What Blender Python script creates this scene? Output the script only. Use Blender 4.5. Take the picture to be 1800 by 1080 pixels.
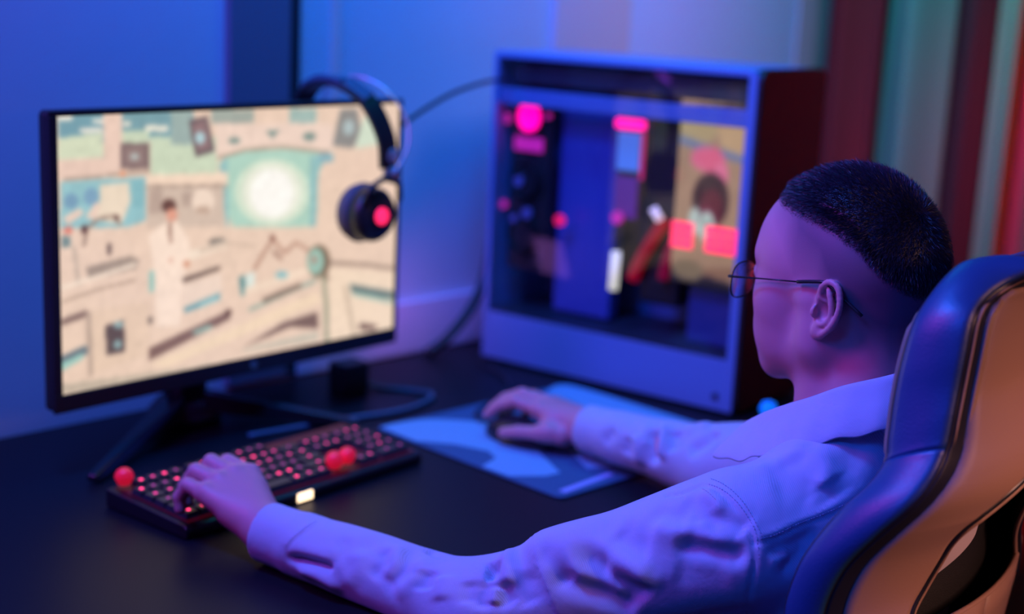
import bpy, math, random
import numpy as np
from mathutils import Vector, Matrix

for o in list(bpy.data.objects):
    bpy.data.objects.remove(o)
random.seed(4); rng = np.random.default_rng(4)
SC = bpy.context.scene
COL = SC.collection
DESK = 0.75          # height of the desk top
EYE = 1.41           # height of the camera
def W(x, y, z): return Vector((x, y, z + EYE))      # z counted from eye level

# ---------------------------------------------------------------- camera
cam_d = bpy.data.cameras.new('camera'); cam = bpy.data.objects.new('camera', cam_d); COL.objects.link(cam)
cam_d.sensor_width = 36; cam_d.lens = 36*2512/1800
pitch, roll = math.radians(12.4), math.radians(2.75)
fw = Vector((0, math.cos(pitch), -math.sin(pitch))); rt0 = Vector((1, 0, 0)); up0 = rt0.cross(fw)
rt = rt0*math.cos(roll) + up0*math.sin(roll); up = -rt0*math.sin(roll) + up0*math.cos(roll)
M = Matrix((rt, up, -fw)).transposed().to_4x4(); M.translation = (0, 0, EYE)
cam.matrix_world = M
cam_d.dof.use_dof = True; cam_d.dof.focus_distance = 1.43; cam_d.dof.aperture_fstop = 2.0
cam_d.clip_start = 0.02
SC.camera = cam

# ---------------------------------------------------------------- world, lights, exposure
SC.view_settings.view_transform = 'Standard'; SC.view_settings.look = 'None'
SC.view_settings.exposure = 0.0; SC.view_settings.gamma = 1.0
wd = bpy.data.worlds.new('world'); SC.world = wd; wd.use_nodes = True
wd.node_tree.nodes['Background'].inputs[0].default_value = (0.30, 0.04, 0.40, 1)
wd.node_tree.nodes['Background'].inputs[1].default_value = 0.05

def area(name, loc, target, size, power, color, size_y=None, spread=None):
    d = bpy.data.lights.new(name, 'AREA'); d.energy = power; d.color = color
    d.shape = 'RECTANGLE'; d.size = size; d.size_y = size_y or size
    if spread: d.spread = math.radians(spread)
    o = bpy.data.objects.new(name, d); COL.objects.link(o)
    o.location = W(*loc)
    o.rotation_euler = (W(*target) - W(*loc)).to_track_quat('-Z', 'Y').to_euler()
    return o
LAMPS = [   # name, place, aim, size, watts, colour, spread
    ('key_lamp', (-0.62, 1.28, 1.05), (0.2, 1.4, -0.45), 0.35, 28.0, (0.012, 0.145, 1.000), 150),
    ('violet_lamp', (-0.95, 1.15, 0.70), (0.25, 1.45, -0.35), 0.75, 1.25, (1.000, 0.02, 0.45), 70),
    ('chair_fill', (-0.5, 0.25, 0.60), (0.42, 1.15, -0.47), 0.35, 0.9, (0.0, 0.10, 1.000), 40),  # added light that brings blue onto the chair side
    ('wall_left_lamp', (-1.5, 1.0, 0.7), (-0.8, 1.9, 0.0), 0.5, 9.5, (0.30, 0.065, 1.000), 120),
    ('wall_middle_lamp', (0.0, 1.9, 0.95), (0.0, 2.8, -0.1), 0.4, 7.5, (0.000, 0.165, 1.000), 110),
    ('wall_right_fill', (0.80, 2.35, 0.90), (0.30, 3.0, -0.1), 0.3, 1.5, (0.38, 0.46, 1.000), 65),  # added lavender light for the boards right of the case
    ('cyan_lamp', (0.18, 2.30, 0.60), (0.10, 2.0, -0.66), 0.30, 1.1, (0.000, 0.55, 1.000), 110),
    ('warm_lamp', (1.25, 0.75, -0.05), (0.55, 1.22, -0.45), 0.3, 0.52, (1.000, 0.46, 0.34), 42),
    ('curtain_red_lamp', (0.85, 2.05, 0.85), (1.30, 2.85, -0.1), 0.3, 2.6, (1.000, 0.100, 0.060), 45),
    ('curtain_teal_lamp', (0.62, 2.95, 0.9), (0.99, 3.10, 0.1), 0.12, 1.3, (0.067, 1.000, 0.700), 80),
    ('desk_back_fill', (-0.20, 2.375, -0.50), (-0.08, 2.60, -0.61), 0.08, 0.10, (0.667, 0.222, 1.000), 120),  # added light hidden behind the monitor, tints the skirting
]
for ln_ in LAMPS: area(ln_[0], ln_[1], ln_[2], ln_[3], ln_[4], ln_[5], spread=ln_[6])

# ---------------------------------------------------------------- materials
def mat(name, color=(0.8, 0.8, 0.8), rough=0.5, metal=0.0, bump=0.0, bscale=200.0, emit=None, estr=0.0,
        alpha=None, trans=0.0, var=0.0, vscale=8.0, spec=0.5, coat=0.0, sss=0.0, sheen=0.0):
    m = bpy.data.materials.new(name); m.use_nodes = True
    nt = m.node_tree; b = nt.nodes['Principled BSDF']
    b.inputs['Base Color'].default_value = (*color, 1); b.inputs['Roughness'].default_value = rough
    b.inputs['Metallic'].default_value = metal; b.inputs['Specular IOR Level'].default_value = spec
    b.inputs['Coat Weight'].default_value = coat
    b.inputs['Transmission Weight'].default_value = trans
    b.inputs['Sheen Weight'].default_value = sheen
    if sss:
        b.inputs['Subsurface Weight'].default_value = sss
        b.inputs['Subsurface Radius'].default_value = (1.0, 0.3, 0.15); b.inputs['Subsurface Scale'].default_value = 0.006
    if emit:
        b.inputs['Emission Color'].default_value = (*emit, 1); b.inputs['Emission Strength'].default_value = estr
    tc = nt.nodes.new('ShaderNodeTexCoord')
    if var:
        n = nt.nodes.new('ShaderNodeTexNoise'); n.inputs['Scale'].default_value = vscale; n.inputs['Detail'].default_value = 4
        nt.links.new(tc.outputs['Object'], n.inputs['Vector'])
        mx = nt.nodes.new('ShaderNodeMix'); mx.data_type = 'RGBA'
        mx.inputs[6].default_value = tuple(c*(1-var) for c in color) + (1,)
        mx.inputs[7].default_value = tuple(min(1, c*(1+var)) for c in color) + (1,)
        nt.links.new(n.outputs[0], mx.inputs[0]); nt.links.new(mx.outputs[2], b.inputs['Base Color'])
    if bump:
        n = nt.nodes.new('ShaderNodeTexNoise'); n.inputs['Scale'].default_value = bscale; n.inputs['Detail'].default_value = 3
        bp = nt.nodes.new('ShaderNodeBump'); bp.inputs['Strength'].default_value = bump; bp.inputs['Distance'].default_value = 0.001
        nt.links.new(tc.outputs['Object'], n.inputs['Vector']); nt.links.new(n.outputs[0], bp.inputs['Height'])
        nt.links.new(bp.outputs[0], b.inputs['Normal'])
    return m
def glow(name, color, strength):
    return mat(name, tuple(min(1, c) for c in color), 0.6, emit=color, estr=strength)

def thin_glass(name, refl):
    m = bpy.data.materials.new(name); m.use_nodes = True; nt = m.node_tree; nt.nodes.remove(nt.nodes['Principled BSDF'])
    t = nt.nodes.new('ShaderNodeBsdfTransparent'); t.inputs[0].default_value = (0.93, 0.95, 0.97, 1); g = nt.nodes.new('ShaderNodeBsdfGlossy'); g.inputs['Roughness'].default_value = 0.03
    lw = nt.nodes.new('ShaderNodeLayerWeight'); lw.inputs[0].default_value = 0.5; pw = nt.nodes.new('ShaderNodeMath'); pw.operation = 'POWER'; pw.inputs[1].default_value = 5.0
    f = nt.nodes.new('ShaderNodeMath'); f.operation = 'MULTIPLY_ADD'; f.inputs[1].default_value = 0.6; f.inputs[2].default_value = refl; x = nt.nodes.new('ShaderNodeMixShader')
    nt.links.new(lw.outputs['Facing'], pw.inputs[0]); nt.links.new(pw.outputs[0], f.inputs[0])
    nt.links.new(f.outputs[0], x.inputs[0]); nt.links.new(t.outputs[0], x.inputs[1]); nt.links.new(g.outputs[0], x.inputs[2]); nt.links.new(x.outputs[0], nt.nodes['Material Output'].inputs[0])
    return m
# ---------------------------------------------------------------- object helpers
def mesh_obj(name, verts, faces, material=None, parent=None, smooth=False, mats=None, fmat=None):
    me = bpy.data.meshes.new(name)
    if isinstance(verts, np.ndarray): verts = verts.tolist()
    if isinstance(faces, np.ndarray): faces = faces.tolist()
    me.from_pydata(verts, [], faces); me.update()
    for m in (mats or ([material] if material else [])): me.materials.append(m)
    if fmat is not None: me.polygons.foreach_set('material_index', np.array(fmat, dtype=np.int32))
    if smooth: me.polygons.foreach_set('use_smooth', np.ones(len(me.polygons), dtype=bool))
    o = bpy.data.objects.new(name, me); COL.objects.link(o)
    if parent: o.parent = parent
    return o
def empty(name, loc, rotz=0.0):
    o = bpy.data.objects.new(name, None); COL.objects.link(o); o.location = loc; o.rotation_euler = (0, 0, rotz)
    o.empty_display_size = 0.05
    return o
def tag(o, label=None, cat=None, group=None, kind=None):
    if label: o['label'] = label
    if cat: o['category'] = cat
    if group: o['group'] = group
    if kind: o['kind'] = kind
    return o
def bevel(o, w, seg=3, angle=40):
    m = o.modifiers.new('bevel', 'BEVEL'); m.width = w; m.segments = seg; m.limit_method = 'ANGLE'; m.angle_limit = math.radians(angle)
    o.data.polygons.foreach_set('use_smooth', np.ones(len(o.data.polygons), dtype=bool))
    w_ = o.modifiers.new('wn', 'WEIGHTED_NORMAL'); w_.keep_sharp = True
    return o
class MB:
    """collects shapes of ONE mesh"""
    def __init__(s): s.v = []; s.f = []; s.m = []
    def add(s, vs, fs, mi=0):
        k = len(s.v); s.v += [tuple(v) for v in vs]; s.f += [tuple(i+k for i in f) for f in fs]; s.m += [mi]*len(fs); return s
    def box(s, a, b, mi=0):
        (x0, y0, z0), (x1, y1, z1) = a, b
        vs = [(x0,y0,z0),(x1,y0,z0),(x1,y1,z0),(x0,y1,z0),(x0,y0,z1),(x1,y0,z1),(x1,y1,z1),(x0,y1,z1)]
        return s.add(vs, [(0,3,2,1),(4,5,6,7),(0,1,5,4),(1,2,6,5),(2,3,7,6),(3,0,4,7)], mi)
    def frustum(s, c, a, b, z0, z1, mi=0):      # centre, half sizes bottom a, top b
        x, y = c
        vs = [(x+i*a[0], y+j*a[1], z0) for i, j in ((-1,-1),(1,-1),(1,1),(-1,1))] + [(x+i*b[0], y+j*b[1], z1) for i, j in ((-1,-1),(1,-1),(1,1),(-1,1))]
        return s.add(vs, [(0,3,2,1),(4,5,6,7),(0,1,5,4),(1,2,6,5),(2,3,7,6),(3,0,4,7)], mi)
    def prism(s, pts, z0, z1, mi=0, axis='z'):
        n = len(pts)
        def P(p, z): return (p[0], p[1], z) if axis == 'z' else ((p[0], z, p[1]) if axis == 'y' else (z, p[0], p[1]))
        vs = [P(p, z0) for p in pts] + [P(p, z1) for p in pts]
        return s.add(vs, [tuple(range(n))[::-1], tuple(range(n, 2*n))] + [(i, (i+1) % n, (i+1) % n+n, i+n) for i in range(n)], mi)
    def tube(s, pts, r, seg=10, mi=0, closed=False, flat=1.0):
        pts = [Vector(p) for p in pts]; n = len(pts)
        rs = r if isinstance(r, (list, tuple)) else [r]*n
        vs = []; prev = None
        for i, p in enumerate(pts):
            t = (pts[(i+1) % n]-pts[i-1]) if closed else (pts[min(i+1, n-1)]-pts[max(i-1, 0)])
            t.normalize()
            if prev is None:
                a = t.orthogonal().normalized()
            else:
                a = (prev - t*prev.dot(t)).normalized()
            prev = a; b = t.cross(a)
            for k in range(seg):
                an = 2*math.pi*k/seg; vs.append(p + (a*math.cos(an)*flat + b*math.sin(an))*rs[i])
        fs = []
        for i in range(n if closed else n-1):
            j = (i+1) % n
            for k in range(seg): fs.append((i*seg+k, i*seg+(k+1) % seg, j*seg+(k+1) % seg, j*seg+k))
        if not closed: fs += [tuple(range(seg))[::-1], tuple((n-1)*seg+k for k in range(seg))]
        return s.add(vs, fs, mi)
    def lathe(s, prof, c=(0, 0, 0), seg=32, mi=0, axis='z'):
        vs = []; fs = []; n = len(prof)
        for i in range(seg):
            a = 2*math.pi*i/seg
            for r, z in prof:
                x, y = r*math.cos(a), r*math.sin(a)
                p = (x, y, z) if axis == 'z' else ((x, z, y) if axis == 'y' else (z, x, y))
                vs.append((p[0]+c[0], p[1]+c[1], p[2]+c[2]))
        for i in range(seg):
            j = (i+1) % seg
            for k in range(n-1): fs.append((i*n+k, j*n+k, j*n+k+1, i*n+k+1))
        return s.add(vs, fs, mi)
    def build(s, name, m, parent=None, smooth=False):
        mats = m if isinstance(m, list) else [m]
        return mesh_obj(name, s.v, s.f, parent=parent, smooth=smooth, mats=mats, fmat=s.m)
def catmull(pts, n=8):
    P = [np.array(p, float) for p in pts]; P = [2*P[0]-P[1]] + P + [2*P[-1]-P[-2]]; out = []
    for i in range(1, len(P)-2):
        for k in range(n):
            t = k/n; a, b, c, d = P[i-1:i+3]
            out.append(0.5*((2*b)+(c-a)*t+(2*a-5*b+4*c-d)*t*t+(3*b-3*c+d-a)*t**3))
    out.append(P[-2]); return out

# ---------------------------------------------------------------- distance fields and the surface mesher
def smin(a, b, k):
    h = np.clip(0.5+0.5*(b-a)/k, 0, 1); return b*(1-h)+a*h-k*h*(1-h)
def smax(a, b, k): return -smin(-a, -b, k)
def cone(P, a, b, ra, rb, sq=None):
    a = np.asarray(a, float); ab = np.asarray(b, float)-a
    t = np.clip(((P-a)@ab)/(ab@ab), 0, 1)
    return np.linalg.norm(P-a-t[:, None]*ab, axis=1)-(ra+(rb-ra)*t)
def ell(P, c, r, R=None):
    q = P-np.asarray(c, float)
    if R is not None: q = q@R            # columns of R = local axes
    r = np.asarray(r, float); k0 = np.linalg.norm(q/r, axis=1); k1 = np.linalg.norm(q/(r*r), axis=1)+1e-9
    return k0*(k0-1)/k1
def mesh_sdf(f, lo, hi, h, n=16):
    lo = np.array(lo, float); nb = np.ceil((np.array(hi)-lo)/(n*h)).astype(int)
    B = np.stack(np.meshgrid(*[np.arange(k) for k in nb], indexing='ij'), -1).reshape(-1, 3)
    d = f(lo+(B+0.5)*n*h); B = B[np.abs(d) < n*h*0.87*1.5+0.004]
    g = np.arange(n+1); G = np.stack(np.meshgrid(g, g, g, indexing='ij'), -1).reshape(-1, 3)
    NN = (nb*n+2).astype(np.int64); ids = []; vs = []; edges = {0: [], 1: [], 2: []}
    def cid(c): return (c[..., 0]*NN[1]+c[..., 1])*NN[2]+c[..., 2]
    for s in range(0, len(B), 24):
        bb = B[s:s+24]
        P = (lo+(bb[:, None, :]*n+G[None])*h).reshape(-1, 3)
        D = f(P).reshape(len(bb), n+1, n+1, n+1)
        for q in range(len(bb)):
            d = D[q]
            if d.min() > 0 or d.max() < 0: continue
            I = d < 0; cs = np.zeros((n, n, n)); sx = np.zeros((n, n, n, 3))
            for ax in range(3):
                sl0 = [slice(None)]*3; sl1 = [slice(None)]*3; sl0[ax] = slice(0, n); sl1[ax] = slice(1, n+1)
                a, b = d[tuple(sl0)], d[tuple(sl1)]; cr = (a < 0) != (b < 0)
                t = np.where(cr, a/np.where(cr, a-b, 1), 0)
                o1, o2 = [x for x in range(3) if x != ax]
                for u in (0, 1):
                    for v in (0, 1):
                        s_ = [slice(None)]*3; s_[o1] = slice(u, u+n); s_[o2] = slice(v, v+n)
                        c = cr[tuple(s_)]; tt = t[tuple(s_)]; cs += c
                        sx[..., ax] += tt*c; sx[..., o1] += u*c; sx[..., o2] += v*c
                w = np.argwhere(cr)
                w = w[(w[:, o1] < n) & (w[:, o2] < n)]
                if len(w):
                    edges[ax].append(np.c_[w+bb[q]*n, I[tuple(w.T)]])
            w = np.argwhere(cs > 0)
            if len(w):
                p = w+sx[tuple(w.T)]/cs[tuple(w.T)][:, None]
                vs.append(lo+(p+bb[q]*n)*h); ids.append(cid((w+bb[q]*n).astype(np.int64)))
    vs = np.concatenate(vs); ids = np.concatenate(ids); o = np.argsort(ids); ids = ids[o]; vs = vs[o]
    F = []
    for ax in range(3):
        if not edges[ax]: continue
        E = np.concatenate(edges[ax]).astype(np.int64); c = E[:, :3]; ins = E[:, 3] > 0
        o1, o2 = (ax+1) % 3, (ax+2) % 3; quad = []
        for u, v in ((0, 0), (1, 0), (1, 1), (0, 1)):
            cc = c.copy(); cc[:, o1] -= u; cc[:, o2] -= v; k = cid(cc); i = np.searchsorted(ids, k); i = np.clip(i, 0, len(ids)-1)
            i = np.where(ids[i] == k, i, -1); quad.append(i)
        Q = np.stack(quad, 1); ok = (Q >= 0).all(1); Q = Q[ok]; ins = ins[ok]
        Q = np.where(ins[:, None], Q, Q[:, ::-1]); F.append(Q)
    F = np.concatenate(F)
    e = h*0.5                              # settle the vertices on the surface
    for _ in range(2):
        g = np.stack([(f(vs+np.eye(3)[k]*e)-f(vs-np.eye(3)[k]*e))/(2*e) for k in range(3)], 1)
        dd = f(vs); gn = np.maximum((g*g).sum(1), 0.2)
        vs = vs-np.clip(dd/gn, -h, h)[:, None]*g
    return vs, F
def vnormals(v, F):
    a, b, c, d = v[F[:, 0]], v[F[:, 1]], v[F[:, 2]], v[F[:, 3]]
    fn = np.cross(c-a, d-b); n = np.zeros_like(v)
    for k in range(4): np.add.at(n, F[:, k], fn)
    return n/(np.linalg.norm(n, axis=1)[:, None]+1e-12)
def sinnoise(P, s, seed=0):
    r = np.random.default_rng(seed); o = np.zeros(len(P))
    for _ in range(9):
        k = r.normal(size=3); k /= np.linalg.norm(k); o += np.sin(P@k*s*r.uniform(0.6, 1.6)+r.uniform(0, 6.28))
    return o/4.0
# ================================================================ layout frame of the desk and the wall behind it
DA = Vector((0.68, 0.733, 0)).normalized(); DN = Vector((DA.y, -DA.x, 0))       # along the desk, towards the man
DX0, DY0, DDEPTH = -0.574, 2.125, 0.82                                           # a point of the back edge; depth
def D(s, n, z): return Vector((DX0, DY0, 0))+DA*s+DN*n+Vector((0, 0, z))
MD = Matrix((DA, DN, Vector((0, 0, 1)))).transposed().to_4x4()
def dframe(s, n, z):
    m = MD.copy(); m.translation = D(s, n, z); return m
def rh(o, m): o.matrix_world = m; return o
# desk frame is left-handed as (DA, DN, Z): use (DA, -DN, Z) for real rotations
MR = Matrix((DA, -DN, Vector((0, 0, 1)))).transposed().to_4x4()
def place(o, s, n, z, rot=0.0):
    m = MR @ Matrix.Rotation(rot, 4, 'Z'); m.translation = D(s, n, z); o.matrix_world = m; return o

PLASTER = mat('wall_plaster', (0.62, 0.62, 0.66), 0.75, bump=0.15, bscale=60, var=0.04)
def struct(o): o['kind'] = 'structure'; return o
WALLN = -0.03
m = MB(); m.box((-3.0, 0.0, -DESK), (2.55, 0.12, 2.0)); struct(place(m.build('wall_back', PLASTER), 0, WALLN, DESK))
FLOOR = mat('dark_floor', (0.06, 0.045, 0.05), 0.5, var=0.2)
m = MB(); m.box((-3, -1.5, -0.05), (4, 5.5, 0.0)); struct(m.build('floor', FLOOR))
# ---------------------------------------------------------------- side wall and curtains at the right
SIDE = mat('side_wall_paint', (0.35, 0.12, 0.12), 0.8)
CS = 1.99       # where the side wall meets the back wall, along the desk axis
m = MB(); m.box((CS, -3.6, -DESK), (CS+0.1, 0.03, 2.0)); struct(place(m.build('wall_right', SIDE), 0, 0, DESK))
CURT = mat('red_curtain', (0.50, 0.022, 0.018), 0.9, bump=0.3, bscale=300)
GREY = mat('grey_curtain', (0.24, 0.36, 0.20), 0.9, bump=0.3, bscale=300)
def drape(name, n0, n1, off, amp, period, material, phase=0.0, jag=0.0):
    vs = []; fs = []; N_ = int((n1-n0)/0.006); zs = np.linspace(-1.38, 0.75, 8)
    for i in range(N_+1):
        n = n0+(n1-n0)*i/N_; t = 2*math.pi*(n-n0)/period+phase
        for z in zs:
            am = amp
            s = CS-off+am*(math.sin(t+0.25*math.sin(t*0.37+z*0.5))+0.15*math.sin(2.3*t+1)); vs.append(D(s, n+jag*math.sin(t*0.5), z+EYE))
    K = len(zs)
    for i in range(N_):
        for k in range(K-1): fs.append((i*K+k, (i+1)*K+k, (i+1)*K+k+1, i*K+k+1))
    o = mesh_obj(name, vs, fs, material, smooth=True); sd = o.modifiers.new('solid', 'SOLIDIFY'); sd.thickness = 0.003
    return o
DRED = mat('maroon_curtain', (0.10, 0.012, 0.016), 0.9, bump=0.3, bscale=300); SALM = mat('salmon_curtain', (0.48, 0.12, 0.10), 0.9, bump=0.3, bscale=300)
for n0, n1, amp, per, off, mt, lab in ((0.0, 0.165, 0.022, 0.11, 0.085, CURT, 'deep red curtain hanging next to the pale wall boards'), (0.155, 0.335, 0.045, 0.20, 0.10, GREY, 'wide grey green curtain hanging above the head of the man'),
        (0.33, 0.430, 0.026, 0.12, 0.085, DRED, 'dark maroon curtain hanging between the two grey green curtains'), (0.436, 0.505, 0.026, 0.14, 0.105, GREY, 'narrow grey green curtain hanging beside the salmon red curtain'),
        (0.50, 2.6, 0.035, 0.19, 0.09, SALM, 'salmon red curtain hanging behind the top of the chair')):
    c = drape('curtain', n0, n1, off, amp, per, mt, phase=1.2); tag(c, lab, 'curtain')
# boards and a dark pillar on the back wall
NAVY = mat('pillar_paint', (0.13, 0.15, 0.20), 0.6); STRIPB = mat('strip_black', (0.02, 0.02, 0.03), 0.8); PANB = mat('panel_lilac', (0.92, 0.62, 0.58), 0.6); PANC = mat('panel_pale', (0.78, 0.74, 0.88), 0.6)
def wbox(name, s0, s1, n0, n1, z0, z1, m_):
    m = MB(); m.box((s0, -n1, z0), (s1, -n0, z1)); return struct(place(m.build(name, m_), 0, 0, EYE))
wbox('trim_1', 0.183, 0.300, -0.05, 0.03, -1.3, 1.2, NAVY) if False else wbox('trim_1', 0.183, 0.300, -0.032, -0.014, -0.655, 1.2, NAVY)
wbox('trim_2', 0.300, 0.327, -0.032, -0.022, -0.655, 1.2, STRIPB)  # plain black strip next to the pillar
wbox('trim_3', 0.396, 0.416, -0.032, -0.026, -0.655, 1.2, PANB)
wbox('trim_4', 0.944, 1.172, -0.032, -0.012, -0.655, 1.2, PANB)
wbox('trim_5', 1.172, 1.800, -0.032, -0.014, -0.655, 1.2, PANC)
wbox('trim_6', 1.800, 1.880, -0.032, -0.008, -0.655, 1.2, PANB)
wbox('baseboard_back', 0.33, 0.93, -0.032, -0.016, -0.66, -0.565, mat('skirting_white', (0.85, 0.70, 0.78), 0.5))
DESKM = mat('desk_black', (0.009, 0.008, 0.011), 0.44, spec=0.18, bump=0.05, bscale=400)
desk = empty('desk', D(0, 0.4, 0)); tag(desk, 'long black desk under the monitor and keyboard, along the blue wall', 'desk')
m = MB(); m.box((-1.3, -DDEPTH, -0.035), (1.60, 0.0, 0.0)); o = place(m.build('desktop', DESKM), 0, 0, DESK); bevel(o, 0.003)
o.parent = desk; o.matrix_parent_inverse = Matrix.Translation(-desk.location)
LEGM = mat('desk_leg_black', (0.02, 0.02, 0.02), 0.4)
for s in (-1.2, 1.5):
    for n in (0.08, 0.74):
        m = MB(); m.box((-0.03, -0.03, -DESK), (0.03, 0.03, -0.035)); o = place(m.build('leg', LEGM), s, n, DESK)
        o.parent = desk; o.matrix_parent_inverse = Matrix.Translation(-desk.location)
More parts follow.
